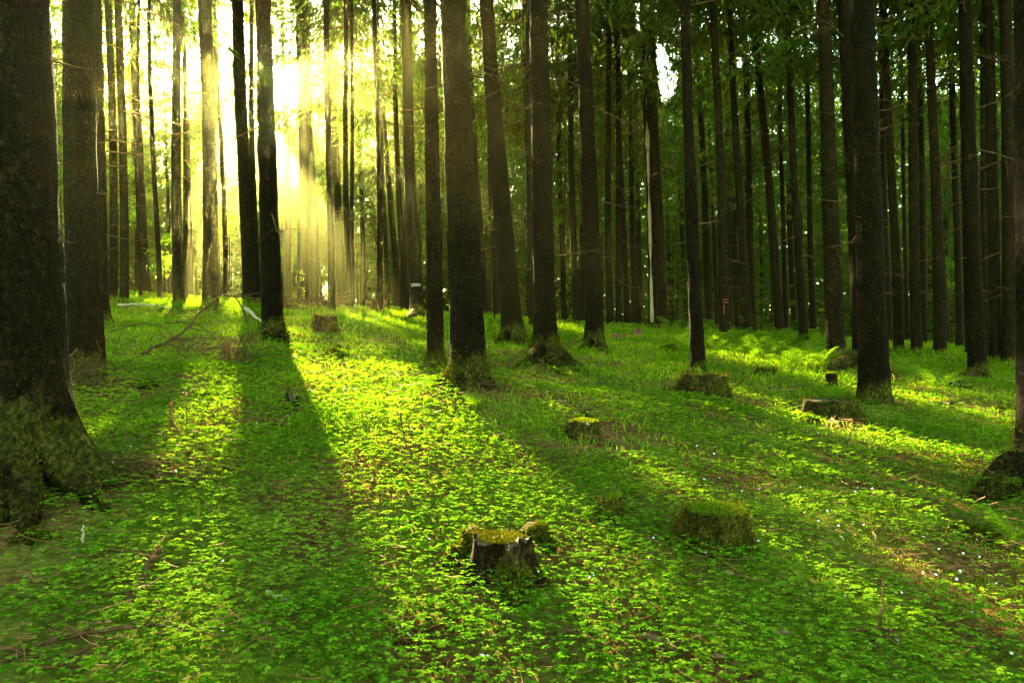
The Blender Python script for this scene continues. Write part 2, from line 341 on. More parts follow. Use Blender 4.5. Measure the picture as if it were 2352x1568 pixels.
# ------------------------------------------------------------------ the trees one can point at: base x, base y, trunk width at the foot, x and width at the top of the frame
# (base x, base y, foot width, top x, top width, moss height, flare, number of dead branches, label)
TREES = [
 (20,1128,232,-10,214,.5,.75,4,'huge dark spruce at the left edge with mossy spreading roots'),
 (119,712,16,106,20,.2,.3,4,'slender spruce half hidden just right of the huge dark trunk'),
 (203,880,76,184,62,.28,.25,7,'thick dark spruce, second big trunk from the left edge'),
 (240,752,28,214,24,.3,.5,14,'spruce with many dry side twigs directly behind the second big trunk'),
 (262,699,19,250,15,.2,.25,9,'thin spruce, left one of a close pair beside the second big trunk'),
 (281,704,20,279,15,.2,.25,9,'straight thin spruce, right one of a close pair behind the brushwood'),
 (364,695,12,346,8,.2,.2,10,'very thin leaning spruce standing behind the bright fern strip'),
 (321,688,8,316,6,.1,.2,14,'pole thin dark spruce left of the bright fern strip'),
 (415,711,26,402,16,.25,.25,7,'straight spruce at the right end of the pale fallen pole'),
 (431,694,11,415,8,.1,.2,8,'thin spruce peeking out right behind the straight spruce by the pale pole'),
 (487,717,36,468,29,.3,.25,5,'broad smooth spruce with long dark stains among bright ferns'),
 (518,692,12,496,9,.1,.2,8,'thin spruce just right of the broad stained one'),
 (568,709,29,547,26,.25,.25,5,'sturdy spruce in the yellow glare, left one of two touching trunks'),
 (588,707,16,577,10,.2,.2,7,'thinner spruce touching the sturdy one in the yellow glare'),
 (629,782,48,608,33,.35,.4,6,'large spruce in front of the sun glow with a mossy foot and long shadow'),
 (665,684,17,650,9,.2,.2,7,'slim spruce right below the sun burst'),
 (697,729,25,692,20,.25,.35,6,'spruce with yellow green painted letters on its bark'),
 (721,692,23,704,13,.2,.25,7,'spruce leaning right behind the one with painted letters'),
 (757,723,17,752,13,.2,.3,8,'thin spruce rising right behind the moss capped stump'),
 (781,707,13,770,8,.1,.2,9,'thin spruce next right from the one behind the moss capped stump'),
 (803,716,16,790,10,.1,.2,9,'straight spruce in the tight row right of the sun burst, left of its twin'),
 (814,713,11,803,8,.1,.2,9,'narrow spruce clinging to the right of a straight one in the tight row'),
 (834,709,12,823,8,.1,.2,9,'narrow lone spruce in the lit gap right of the tight row'),
 (872,721,15,862,10,.1,.25,8,'spruce with a narrower companion close on its right, before the lit grass'),
 (885,716,11,870,6,.1,.2,8,'narrow companion spruce close behind a wider one by the lit grass'),
 (926,719,16,905,9,.1,.2,8,'thin spruce just left of the trunk with two white stripes'),
 (957,730,29,930,24,.45,.6,6,'spruce with two white painted stripes and a mossy flared foot'),
 (940,717,15,918,9,.1,.2,6,'thin spruce half hidden behind the trunk with two white stripes'),
 (1005,824,38,985,28,.35,.25,8,'straight dark spruce close left of the thick central trunk'),
 (1080,884,84,1034,58,.4,.3,4,'thickest central spruce with olive bark and mossy root toes'),
 (1106,729,25,1070,20,.2,.25,9,'spruce leaning behind the right edge of the thick central trunk'),
 (1138,729,19,1122,14,.2,.25,9,'slim spruce in the gap right of the thick central trunk'),
 (1177,790,50,1118,30,.45,.5,9,'clearly leaning dark spruce right of the thick central trunk'),
 (1225,762,14,1210,11,.2,.3,6,'thin black spruce squeezed left behind the mossy rooted straight trunk'),
 (1257,832,54,1235,40,.5,.35,5,'straight spruce with long yellow mossy roots, right of the leaning one'),
 (1368,802,44,1333,29,.4,.35,6,'dark spruce with a green mossy foot and dry sticks at its left'),
 (1218,742,13,1205,9,.1,.2,7,'thin distant spruce between the leaning dark and the mossy rooted trunk'),
 (1293,742,13,1280,9,.1,.2,7,'thin grey spruce below the hanging sunlit branch'),
 (1322,747,17,1308,11,.1,.2,7,'spruce between the hanging sunlit branch and the dark mossy footed trunk'),
 (1402,752,17,1394,11,.1,.2,8,'first thin spruce right of the dark mossy footed trunk'),
 (1425,752,17,1415,11,.1,.2,8,'second thin spruce right of the dark mossy footed trunk'),
 (1468,750,15,1458,9,.1,.2,8,'thin spruce just left of the split grey trunk'),
 (1500,760,22,1480,19,.2,.25,4,'spruce with a pale bare strip where its bark has come off'),
 (1519,762,25,1499,13,.2,.25,6,'dark spruce touching the right side of the pale stripped trunk'),
 (1575,747,10,1560,7,.1,.2,5,'thin spruce beside the small green young spruce'),
 (1603,864,33,1574,20,.2,.3,6,'tall dark spruce standing free behind the hollow mossy stump'),
 (1633,762,19,1594,10,.15,.25,8,'thin leaning spruce right behind the tall free standing dark one'),
 (1648,750,9,1612,7,.1,.2,10,'pole thin spruce left of the trunk with faint red marks'),
 (1665,789,25,1637,15,.15,.25,7,'spruce with faint red paint marks on its bark'),
 (1677,754,12,1660,8,.1,.2,7,'thin spruce peeking right behind the red marked trunk'),
 (1716,781,22,1676,12,.15,.25,8,'leaning spruce with dry sticks on the ground at its right'),
 (1695,756,13,1672,9,.1,.2,8,'slim spruce between the red marked one and the next leaning trunk'),
 (1731,769,17,1703,11,.1,.25,8,'spruce standing close right of the one with dry sticks at its foot'),
 (1750,762,8,1740,6,.1,.2,10,'pole thin pale spruce before the dark young spruces'),
 (1793,778,22,1728,14,.1,.25,8,'most slanting spruce of the right half, bent towards the left'),
 (1803,772,12,1790,8,.1,.2,8,'thin spruce leaning against the foot of the most slanting one'),
 (1824,772,14,1797,9,.1,.2,8,'thin brown spruce second right of the most slanting one'),
 (1845,797,21,1812,12,.15,.35,7,'spruce with flared foot in front of two dark young spruces'),
 (1870,777,14,1848,9,.1,.2,8,'thin spruce just left of the wide footed dark trunk'),
 (1925,823,42,1881,25,.2,.35,6,'dark spruce with a wide spreading foot left of the sunlit root'),
 (1984,852,42,1937,33,.35,.35,9,'spruce with a glowing lit left edge and bright mossy root'),
 (2008,938,66,1976,48,.3,.3,5,'thick nearly black spruce hiding the one with the glowing edge'),
 (2062,817,22,2031,13,.25,.35,8,'spruce just right of the thick black one, with a mossy foot'),
 (2040,794,17,2020,10,.1,.2,8,'thin spruce in the gap right of the thick black one'),
 (2087,791,9,2066,7,.1,.2,9,'pole thin spruce in the green gap right of the thick black one'),
 (2109,820,24,2088,17,.15,.25,7,'dark spruce with bark cracks and a paler trunk behind it'),
 (2124,796,15,2105,11,.1,.2,6,'spruce hidden behind the cracked dark trunk'),
 (2160,823,27,2132,15,.15,.3,6,'spruce beside the bright yellow green bush'),
 (2203,804,16,2188,12,.1,.2,6,'straight spruce right of the bright yellow green bush'),
 (2220,819,12,2204,9,.1,.2,6,'thin spruce with a lit left edge left of the broad brown trunk'),
 (2245,870,38,2212,25,.3,.35,7,'broad brown spruce with knots and a mossy foot near the right edge'),
 (2268,832,16,2250,12,.1,.2,6,'thin spruce right behind the broad brown one'),
 (2292,842,26,2267,20,.15,.25,6,'spruce with a pale lit left side near the right edge'),
 (2321,847,33,2309,24,.15,.25,6,'dark spruce, last but one trunk before the right edge'),
 (2412,1135,128,2396,118,.5,.45,3,'large rough spruce cut by the right edge with a sweeping foot'),
]
PLACED = []
DEPTH = {'painted letters': 24.0, 'leaning right behind the one with': 30.5, 'straight dark spruce close left': 8.5, 'thickest central': 6.95}
for row in TREES:
    xb, yb, wb, xt, wt = row[:5]
    g = ground_at(xb, yb); mode = 'g'
    d = g[1] if g is not None else 99
    diam = wb*d/F
    if g is None or diam > .62 or d > 34:
        d = min(max(.40*F/wb, 15), 62) if wb < 60 else d
        d = min(d, 58); mode = 'w'
        x = (xb-CX)/F*d
        # walk until the foot is hidden or sits on the visible ground line
        g = np.array([x, d, Hs(x, d)])
    for w_, dd in DEPTH.items():
        if w_ in row[8]: x = (xb-CX)/F*dd; g = np.array([x, dd, Hs(x, dd)])
    PLACED.append((g, row, mode))
for g, row, mode in PLACED:
    r = row[2]*g[1]/F/2
    MOUNDS.append((g[0], g[1], r*2.2+.15, .05+.25*r))

# ------------------------------------------------------------------ ground sheet
def axis(n, near, far, c=0.0, p=4.5):
    u = np.linspace(-1, 1, n); return c + near*u + (far-near)*np.sign(u)*np.abs(u)**p
ax = axis(520, 9, 150); ay = axis(460, 9, 150, 6)
gxx, gyy = np.meshgrid(ax, ay); gz = H(gxx, gyy)
nx, ny = len(ax), len(ay)
i = (np.arange(ny-1)[:, None]*nx + np.arange(nx-1)[None, :]).ravel()
gm = raw_mesh('ground', np.stack([gxx.ravel(), gyy.ravel(), gz.ravel()], 1), np.stack([i, i+1, i+nx+1, i+nx], 1), None, [M['ground']], None, True)
tag(link('ground', gm), 'uneven mossy forest floor rising gently away', None, None, 'structure')

# ------------------------------------------------------------------ tree building
def trunk_mesh(name, r0, r1, h1, lean, ht, flare, ns, detail, moss_h, seed, roots=(), bend=0.0):
    if detail: hs = np.concatenate([np.arange(-.35, 1.4, .045), np.arange(1.4, 9.5, .11), np.arange(9.5, ht, 1.2), [ht]])
    else: hs = np.concatenate([[-.5, 0, .12, .3, .6, 1.1], np.arange(2, ht, 1.6), [ht]])
    th = np.arange(ns)/ns*2*np.pi
    hh, tt = np.meshgrid(hs, th, indexing='ij')
    r = np.maximum(r0 - (r0-r1)*np.minimum(hh, h1*2.2)/h1, .03)
    r = np.where(hh > 12, np.maximum(r*(1-(hh-12)/(ht-11)), .02), r)
    hp = np.maximum(hh, 0)
    lobes = .45 + .55*np.cos(3*tt+seed)*np.cos(2*tt+seed*2.3)
    f = 1 + flare*np.exp(-hp/(.55*r0+.09))*(.55+.6*lobes)
    for (ang, amp, wd) in roots:
        dt = (tt-ang+np.pi) % (2*np.pi)-np.pi
        f = f + amp*np.exp(-hp/(1.2*r0))*np.exp(-(dt/wd)**2)
    r = r*f
    if detail:
        c, s_ = np.cos(tt), np.sin(tt)
        r = r + .014*(fbm(c*r0*9+seed, s_*r0*9+hh*4, .9, seed, 3)-.5) + .02*(vnoise(c*2+hh*2.1, s_*2+seed, .8, seed+5)-.5) + .010*(vnoise((tt % 6.2831)*r0*22, hh*14, 1, seed+8)-.5)
    else:
        r = r*(1+.06*(vnoise(np.cos(tt)*2+seed, hh*1.3, 1, seed)-.5))
    w = bend*np.sin(hh*.45+seed)
    V = np.stack([r*np.cos(tt)+lean[0]*hh+w, r*np.sin(tt)+lean[1]*hh+.5*w, hh], -1).reshape(-1, 3)
    n = len(hs); i = np.arange(n-1)[:, None]*ns; j = np.arange(ns)[None, :]; k = (j+1) % ns
    Q = np.stack([i+j, i+k, i+ns+k, i+ns+j], -1).reshape(-1, 4)
    me = raw_mesh(name, V, Q, None, [M['bark'] if detail else M['bark_far']], None, True)
    a = me.attributes.new('moss', 'FLOAT', 'POINT')
    mv = np.clip(.95 - hp/max(moss_h, .05)*.75, -.35, 1)
    a.data.foreach_set('value', mv.ravel().astype(np.float32))
    return me

def frond_arrays(seed, hc=14.0, R=2.3, nb=95, nt=64, low=1.0):
    """needle sprays of one spruce crown: centres, directions, sizes; and its branches"""
    q = np.random.default_rng(seed)
    P = []; D = []; L = []; W = []; B = []
    for b in range(nb):
        u = q.random()**1.15; h = u*hc; a = q.random()*6.283
        Lb = R*(1-u)**.75*(.65+.5*q.random())+.15
        if u < .12: Lb *= low
        out = np.array([math.cos(a), math.sin(a), 0]); side = np.array([-out[1], out[0], 0])
        t = np.linspace(0, 1, 5); cur = q.normal(0, .12)
        droop = (.1+.35*q.random())*(1-.8*u)
        line = out*(t*Lb)[:, None] + side*(cur*Lb*t*t)[:, None] + np.array([0, 0, 1.])*(h - droop*Lb*t + .28*Lb*t**3*(1-droop))[:, None]
        B.append((line, .022*(1-u)+.006))
        m = int(nt*(.35+.65*Lb/R)); tt = .22+.78*q.random(m)**.8
        base = np.stack([np.interp(tt, t, line[:, k]) for k in range(3)], 1)
        sg = np.sign(q.random(m)-.5)
        spread = .34*Lb*np.sin(np.clip(tt, 0, 1)*2.6+.3)*q.random(m)
        c = base + side*(sg*spread)[:, None]; c[:, 2] -= .5*spread*q.random(m) + .12*q.random(m)
        d = out*(.55+.3*q.random(m))[:, None] + side*(sg*(.25+.6*q.random(m)))[:, None]; d[:, 2] -= .25+.95*q.random(m)
        d += q.normal(0, .15, (m, 3)); d /= np.linalg.norm(d, axis=1)[:, None]
        P.append(c); D.append(d); L.append(.12+.2*q.random(m)); W.append(.016+.02*q.random(m))
    return np.vstack(P), np.vstack(D), np.concatenate(L), np.concatenate(W), B
def frond_mesh(name, P, D, L, W, B, keepB=None, seed=1):
    q = np.random.default_rng(seed)
    r = q.normal(size=P.shape); S = np.cross(D, r); S /= np.linalg.norm(S, axis=1)[:, None]+1e-9
    S2 = np.cross(D, S)
    v = np.stack([P, P+D*(.4*L)[:, None]+S*W[:, None], P+D*L[:, None]-np.array([0, 0, .2])*L[:, None], P+D*(.4*L)[:, None]-S*W[:, None]], 1).reshape(-1, 3)
    Q = np.arange(len(P)*4).reshape(-1, 4)
    A = Acc()
    for b in B: A.tube(b[0], np.linspace(b[1], b[1]*.25, len(b[0])), 3, cap=False)
    if A.V:
        bv = np.vstack(A.V); bq = np.vstack(A.Q)+len(v)
        V = np.vstack([v, bv]); QQ = np.vstack([Q, bq]); mi = np.concatenate([np.zeros(len(Q)), np.ones(len(bq))])
    else: V, QQ, mi = v, Q, np.zeros(len(Q))
    return raw_mesh(name, V, QQ, None, [M['needles'], M['deadwood']], mi)
CROWNS = [frond_arrays(100+k, 14.5, 2.5+.15*(k % 3), 105, 110) for k in range(7)]
CROWN_ME = [frond_mesh('crown', *c, seed=k) for k, c in enumerate(CROWNS)]
def put_crown(parent, base, h0, lean, var, rot, s=1.0, sz=1.0, thin=0.0):
    P, D, L, W, B = CROWNS[var]
    c, s_ = math.cos(rot), math.sin(rot); Rm = np.array([[c, -s_, 0], [s_, c, 0], [0, 0, 1.]])
    def tr(x): 
        y = x@Rm.T*np.array([s, s, sz]); y = y.copy(); y[:, 0] += lean[0]*(y[:, 2]+h0); y[:, 1] += lean[1]*(y[:, 2]+h0); y[:, 2] += h0; return y
    Pl = tr(P); C = Pl + base
    rq = np.random.default_rng(int(abs(base[0]*131+base[1]*77))+var)
    kill = (in_sun(C+0*D) & (rq.random(len(C)) < .99)) | (in_gap(C) & (rq.random(len(C)) < .9)) | (rq.random(len(C)) < thin)
    if kill.mean() < .004 and abs(lean[0]) < .02:
        o = link('crown', CROWN_ME[var], parent, (lean[0]*h0, lean[1]*h0, h0)); o.rotation_euler = (0, 0, rot); o.scale = (s, s, sz); return o
    k = ~kill
    if k.sum() < 30: return None
    Bk = []
    for ln, rr in B:
        l2 = tr(ln); w = l2+base
        if not (in_sun(w).mean() > .3 or in_gap(w).any()): Bk.append((l2, rr))
    me = frond_mesh('crown', Pl[k], (D@Rm.T)[k], L[k]*s, W[k]*s, Bk, seed=var)
    return link('crown', me, parent)

# dead side branches, five shapes shared by all trunks (grow along +x)
DEAD = []
for k in range(6):
    q = np.random.default_rng(50+k); A = Acc(); n = 6; t = np.linspace(0, 1, n)
    ln = [.25, .45, .7, 1.0, 1.35, .6][k]; bend = [-.1, -.25, -.18, -.22, -.3, .2][k]
    Pm = np.stack([t*ln, q.normal(0, .03, n)*t*ln, bend*ln*t**1.5+.12*ln*t**3], 1)
    A.tube(Pm, np.linspace(.013, .003, n), 4, a=-.4)
    for j in range([0, 3, 6, 9, 14, 5][k]):
        u = .25+.7*q.random(); p = np.array([np.interp(u, t, Pm[:, c]) for c in range(3)])
        sd_ = 1 if q.random() < .5 else -1; l2 = ln*(.15+.3*q.random())
        e = p+np.array([.6*l2, sd_*.8*l2, (-.5+.35*q.random())*l2]); mid = (p+e)/2+np.array([0, 0, .04*l2])
        A.tube([p, mid, e], [.005, .003, .0015], 3, a=-.4, cap=False)
    DEAD.append(A.mesh('dead_branch', [M['deadwood']], True))

def root_mesh(base, pts, r, seed, moss=.5):
    """a root running over the ground through world points pts (x,y,lift)"""
    P = np.array([[x, y, Hs(x, y)+z] for x, y, z in pts])
    n = 14; t = np.linspace(0, 1, len(P)); u = np.linspace(0, 1, n)
    Pi = np.stack([np.interp(u, t, P[:, c]) for c in range(3)], 1)
    q = np.random.default_rng(seed); Pi[1:-1] += q.normal(0, .012, (n-2, 3))
    rr = np.interp(u, np.linspace(0, 1, len(r)), r)
    A = Acc(); A.tube(Pi-np.asarray(base), rr, 10, a=moss)
    me = A.mesh('root', [M['bark']], True, 'moss'); return me, Pi, rr

def moss_tufts(name, C, N, size, mat, parent=None, base=(0, 0, 0), seed=0, kind='stuff'):
    """short leafy moss shoots standing on points C along normals N"""
    q = np.random.default_rng(seed); n = len(C)
    d = N + q.normal(0, .55, (n, 3)); d[:, 2] += .25; d /= np.linalg.norm(d, axis=1)[:, None]
    s = np.cross(d, q.normal(size=(n, 3))); s /= np.linalg.norm(s, axis=1)[:, None]+1e-9
    L = size*(.5+q.random(n)); w = L*.2
    V = np.stack([C-d*(L*.1)[:, None], C+d*(L*.5)[:, None]+s*w[:, None], C+d*L[:, None], C+d*(L*.5)[:, None]-s*w[:, None]], 1).reshape(-1, 3)-np.asarray(base)
    me = raw_mesh(name, V, np.arange(4*n).reshape(-1, 4), None, [mat])
    o = link(name, me, parent)
    if kind: o['kind'] = kind
    return o

FOOT = []     # circles kept free of leaf cover: x, y, r
NEEDSTUB = []
for ti, (g, row, mode) in enumerate(PLACED):
    xb, yb, wb, xt, wt, mh, fl, nd, lab = row
    d = g[1]; g = g.copy(); g[2] = Hs(g[0], g[1])
    r0 = wb*d/F/2*.97; r1 = wt*d/F/2
    htop = CAMZ + CY/F*d - g[2]
    lean = (((xt-xb)/F*d)/htop, float(rng.normal(0, .006)))
    near = d < 14
    ht = 23.5+rng.random()*3
    t = thing('spruce_tree', g, lab, 'tree', 'spruce trees of the forest')
    ns = 72 if d < 6 else (40 if near else 14)
    roots = []
    if ti == 0: roots = [(-.15, .8, .2), (-.95, .75, .2), (-1.75, .5, .2), (-2.6, .5, .25), (2.2, .3, .3)]
    if wb == 84: roots = [(-2.2, .35, .25), (-1.5, .25, .2), (-.7, .3, .25), (3.0, .3, .25)]
    if wb == 54: roots = [(-2.9, .5, .3), (-.4, .45, .3), (-1.5, .15, .3)]
    if wb == 128: roots = [(-2.6, .7, .35), (-1.6, .3, .3)]
    if 'glowing' in lab: roots = [(3.4, .5, .35)]
    me = trunk_mesh('trunk', r0, r1, max(htop, 1), lean, ht, fl, ns, near, mh, ti+2, roots, .02 if near else .05)
    link('trunk', me, t)
    FOOT.append((g[0], g[1], r0*1.25))
    # crown
    cb = 10.5+2.0*rng.random() if d < 14 or (d < 22 and 400 < xb < 1060) else 7.2+3.0*rng.random()
    put_crown(t, g, cb, lean, int(rng.integers(len(CROWNS))), rng.random()*6.28, .95+.25*rng.random(), (ht-cb+.4)/14.5, .3 if xb < 950 else 0)
    # dead branches
    top = min(cb+1, htop+.6)
    nd = int(nd*1.7) if d > 10 else nd
    for k in range(nd):
        h = 1.3 + (top-1.3)*(k+.7*rng.random())/nd
        if d < 6.5 and rng.random() < .3: continue
        a = rng.random()*6.283 if rng.random() < .45 else (0 if rng.random() < .5 else math.pi)+rng.normal(0, .5)
        v = int(rng.integers(6)) if h > 4 else int(rng.integers(3))
        o = link('dead_branch', DEAD[v], t)
        rr = max(r0-(r0-r1)*h/htop, .05)*.93
        o.location = (lean[0]*h+rr*math.cos(a), lean[1]*h+rr*math.sin(a), h); o.rotation_euler = (0, rng.normal(.05, .2), a)
        sc_ = (.8+.6*rng.random())*(.5 if d < 8 else 1); o.scale = (sc_, sc_, sc_)
    NEEDSTUB.append((t, g, r0, r1, htop, lean, lab))
T_ = {l[6]: l for l in NEEDSTUB}
def tree_of(word): return next(l for l in NEEDSTUB if word in l[6])

# roots with moss
def add_roots(word, specs, tuft=True, dens=1.0):
    t, g, r0, r1, ht_, lean, lab = tree_of(word)
    for k, (pts, r) in enumerate(specs):
        P3 = []
        for (X, Y, lift) in pts:
            q_ = ground_at(X, Y); P3.append((q_[0], q_[1], lift))
        me, Pi, rr = root_mesh(g, P3, r, 7*k+3)
        o = link('root', me, t)
        if tuft:
            q = np.random.default_rng(k+len(word)); n = int(2600*dens*sum(rr)/3)
            u = q.random(n)*(len(Pi)-1); i0 = u.astype(int); f = (u-i0)[:, None]
            c = Pi[i0]*(1-f)+Pi[np.minimum(i0+1, len(Pi)-1)]*f; rad = rr[i0]
            tg = Pi[np.minimum(i0+1, len(Pi)-1)]-Pi[i0]; tg /= np.linalg.norm(tg, axis=1)[:, None]+1e-9
            sd_ = np.cross(tg, [0, 0, 1.]); sd_ /= np.linalg.norm(sd_, axis=1)[:, None]+1e-9; up = np.cross(sd_, tg)
            a = q.normal(np.pi/2, .9, n)
            N = sd_*np.cos(a)[:, None]+up*np.sin(a)[:, None]
            moss_tufts('moss', c+N*rad[:, None]*.97, N, .008+.0007*g[1], M['rootmoss'], o, g, k)
add_roots('huge dark', [([(45,1120,.42),(110,1126,.22),(160,1142,.11),(205,1162,.05),(250,1182,-.03)], (.1,.095,.075,.055,.02)),
                        ([(60,1100,.4),(135,1085,.2),(190,1074,.1),(240,1066,-.03)], (.09,.085,.06,.02)),
                        ([(30,1128,.34),(48,1165,.17),(58,1195,.07),(66,1230,-.03)], (.1,.09,.07,.03)), ([(10,1128,.32),(-8,1175,.15),(-20,1230,-.02)], (.1,.085,.04))])
add_roots('thickest central', [([(1052,872,.08),(1030,880,.06),(1008,889,.02),(990,896,-.01)], (.09,.07,.05,.02)),
                        ([(1062,890,.09),(1055,897,.05),(1050,906,-.01)], (.08,.06,.03)),
                        ([(1105,888,.08),(1122,892,.05),(1136,898,-.01)], (.08,.06,.02))])
add_roots('long yellow mossy roots', [([(1240,822,.12),(1222,834,.07),(1200,842,.02),(1180,848,-.02)], (.12,.08,.06,.03)),
                        ([(1275,828,.12),(1300,840,.09),(1330,850,.03),(1350,856,-.02)], (.13,.1,.07,.03)),
                        ([(1262,838,.1),(1275,848,.06),(1295,862,-.01)], (.1,.08,.03))])
add_roots('glowing', [([(1976,838,.2),(1950,850,.2),(1925,858,.14),(1896,864,.02)], (.17,.14,.1,.05)),
                      ([(1996,850,.1),(2040,868,.06),(2062,878,-.01)], (.12,.1,.03))])
add_roots('sweeping foot', [([(2330,1120,.12),(2300,1138,.09),(2260,1150,.04),(2225,1156,-.02)], (.15,.11,.07,.03))])
add_roots('two white painted stripes', [([(950,726,.1),(938,735,.05),(925,739,-.02)], (.12,.08,.03)), ([(966,729,.08),(978,733,.03),(990,737,-.02)], (.1,.08,.03))])
add_roots('green mossy foot', [([(1355,800,.08),(1340,806,.03),(1328,810,-.02)], (.1,.07,.03)), ([(1378,806,.08),(1392,812,.03),(1402,815,-.02)], (.1,.07,.03))])
add_roots('clearly leaning dark', [([(1160,784,.1),(1148,790,.05),(1138,793,-.02)], (.12,.08,.03)), ([(1190,792,.08),(1202,797,.03),(1210,800,-.02)], (.1,.07,.03))])
add_roots('broad brown', [([(2232,868,.08),(2222,876,.05),(2214,880,-.02)], (.1,.07,.03)), ([(2256,872,.07),(2268,878,.0)], (.09,.03))])
add_roots('long shadow', [([(640,782,.08),(656,790,.05),(668,797,-.02)], (.1,.07,.03)), ([(615,780,.06),(604,788,-.02)], (.09,.03))])
# moss sleeves on the big near feet
def foot_moss(word, hmax, n, size, mat='dmoss'):
    t, g, r0, r1, ht_, lean, lab = tree_of(word)
    tr = [c for c in t.children if c.name.startswith('trunk')][0]
    me = tr.data; V = np.empty(len(me.vertices)*3, np.float32); me.vertices.foreach_get('co', V); V = V.reshape(-1, 3)
    N = np.empty(len(me.vertices)*3, np.float32); me.vertices.foreach_get('normal', N); N = N.reshape(-1, 3)
    q = np.random.default_rng(5); k = np.nonzero((V[:, 2] > -.05) & (V[:, 2] < hmax))[0]
    pr = (1-V[k, 2]/hmax)**.8; pr *= sstep(.35, .6, vnoise(V[k, 0]*5+V[k, 1]*4, V[k, 2]*5, 1, 4)+.25*(1-V[k, 2]/hmax)); pr /= pr.sum()
    s = q.choice(k, n, p=pr)
    moss_tufts('moss', V[s]+q.normal(0, .02, (n, 3)), N[s], size, M[mat], tr, (0, 0, 0), 3)
foot_moss('huge dark', .6, 3500, .010, 'rootmoss'); foot_moss('thickest central', .35, 3500, .022); foot_moss('long yellow', .35, 2500, .03)
foot_moss('sweeping foot', .5, 3500, .022); foot_moss('straight dark spruce close left', .3, 1500, .025); foot_moss('long shadow', .3, 1200, .03)

# ------------------------------------------------------------------ forester's paint marks, hugging the bark
def paint(word, strokes, wid, mat, name, label, Y0, ang0=-math.pi/2):
    t, g, r0, r1, htop, lean, lab = tree_of(word); d = g[1]
    A = Acc()
    for st in strokes:
        p = []
        for (X, Y) in st:
            h = CAMZ + (CY-Y)/F*d - g[2]
            r = (r0-(r0-r1)*h/htop)*1.045
            off = (X-CX)/F*d - (g[0]+lean[0]*h); off = np.clip(off, -r*.96, r*.96)
            p.append((lean[0]*h+off, lean[1]*h-math.sqrt(max(r*r-off*off, 0))-.004, h))
        A.tube(p, wid, 5)
    o = link(name, A.mesh(name, [mat], True), t)
    return tag(o, label)
def sp(x, y): return (x*.9188*180/1176+700*.91875, y*.9188*240/1568+620*.91875)
def spl(L): return [sp(x, y) for x, y in L]
paint('painted letters', [spl(s) for s in [
    [(385,375),(350,385),(348,412),(385,408)], [(362,410),(358,440)], [(390,360),(392,440)], [(392,440),(405,428),(428,438)],
    [(385,480),(362,478),(356,500),(385,512),(392,530),(370,543),(342,532)], [(420,475),(410,490),(410,540)], [(402,505),(420,503)],
    [(390,655),(352,658),(348,690),(380,690),(390,715),(372,738),(344,735)], [(432,655),(405,658),(402,690),(425,690),(432,710),(420,728),(404,728)],
    [(432,765),(400,766),(385,785),(398,812),(432,814)]]], .008, M['paint_y'], 'painted_mark', 'yellow green sprayed letters 4L Sf 55 C', 0)
def s2(x, y): return (x*.91875*140/1098+980*.91875, y*.91875*200/1568+660*.91875)
paint('two white painted stripes', [[s2(*p) for p in s] for s in [[(392,408),(420,402),(500,400),(545,404),(575,410)], [(390,445),(425,436),(500,434),(540,430),(562,440)]]], .009, M['paint_w'], 'painted_mark', 'two thin white horizontal stripes', 0)
paint('faint red paint marks', [[(1657,689),(1667,688)], [(1657,695),(1669,695)], [(1659,701),(1659,722)]], .007, M['paint_r'], 'painted_mark', 'faded red painted stripes', 0)
# bare pale strip
t, g, r0, r1, htop, lean, lab = tree_of('pale bare strip')
A = Acc(); hh = np.linspace(.15, 9.5, 40); off = -.35*r0
P = [(lean[0]*h+off*(1-.02*h), -math.sqrt(max(((r0-(r0-r1)*h/htop))**2-off*off, 1e-4))*.96, h) for h in hh]
A.tube(P, .045+.022*np.sin(hh*2.3)+.014*np.sin(hh*5.1), 6)
tag(link('bare_strip', A.mesh('bare_strip', [M['palewood']], True), t), 'pale bare strip without bark')

# ------------------------------------------------------------------ trees further back
bt = [trunk_mesh('trunk', 1, .62, 12, (0, 0), 25, .25, 10, False, .2, 60+k, (), .03) for k in range(3)]
q = np.random.default_rng(42)
pos = [(g[0], g[1]) for g, _, _ in PLACED]; back = []
tries = 0
while len(back) < 178 and tries < 20000:
    tries += 1
    y = 25+62*q.random(); x = (q.random()*2-1)*(y*.84+4)
    if len(back) >= 140: y = 60+27*q.random(); x = -y*.75*q.random()
    if min((x-a)**2+(y-b)**2 for a, b in pos) < (1.9 if y > 45 else 2.6)**2: continue
    X = CX+F*x/y
    if shades(x, y): continue
    # keep the hot gap beside the sun and the sky gap open
    if 640 < X < 678 and y < 40: continue
    pos.append((x, y)); back.append((x, y))
for k in range(46):     # off to the sides and towards the sun, outside the picture
    for _ in range(200):
        y = 6+70*q.random(); s_ = -1 if q.random() < .62 else 1; x = s_*(y*.80+3+22*q.random())
        if min((x-a)**2+(y-b)**2 for a, b in pos) > 3.0**2 and not shades(x, y): break
    pos.append((x, y)); back.append((x, y))
zone = lambda x, y: ('in the bright haze' if CX+F*x/y < 900 else 'in the dim forest')
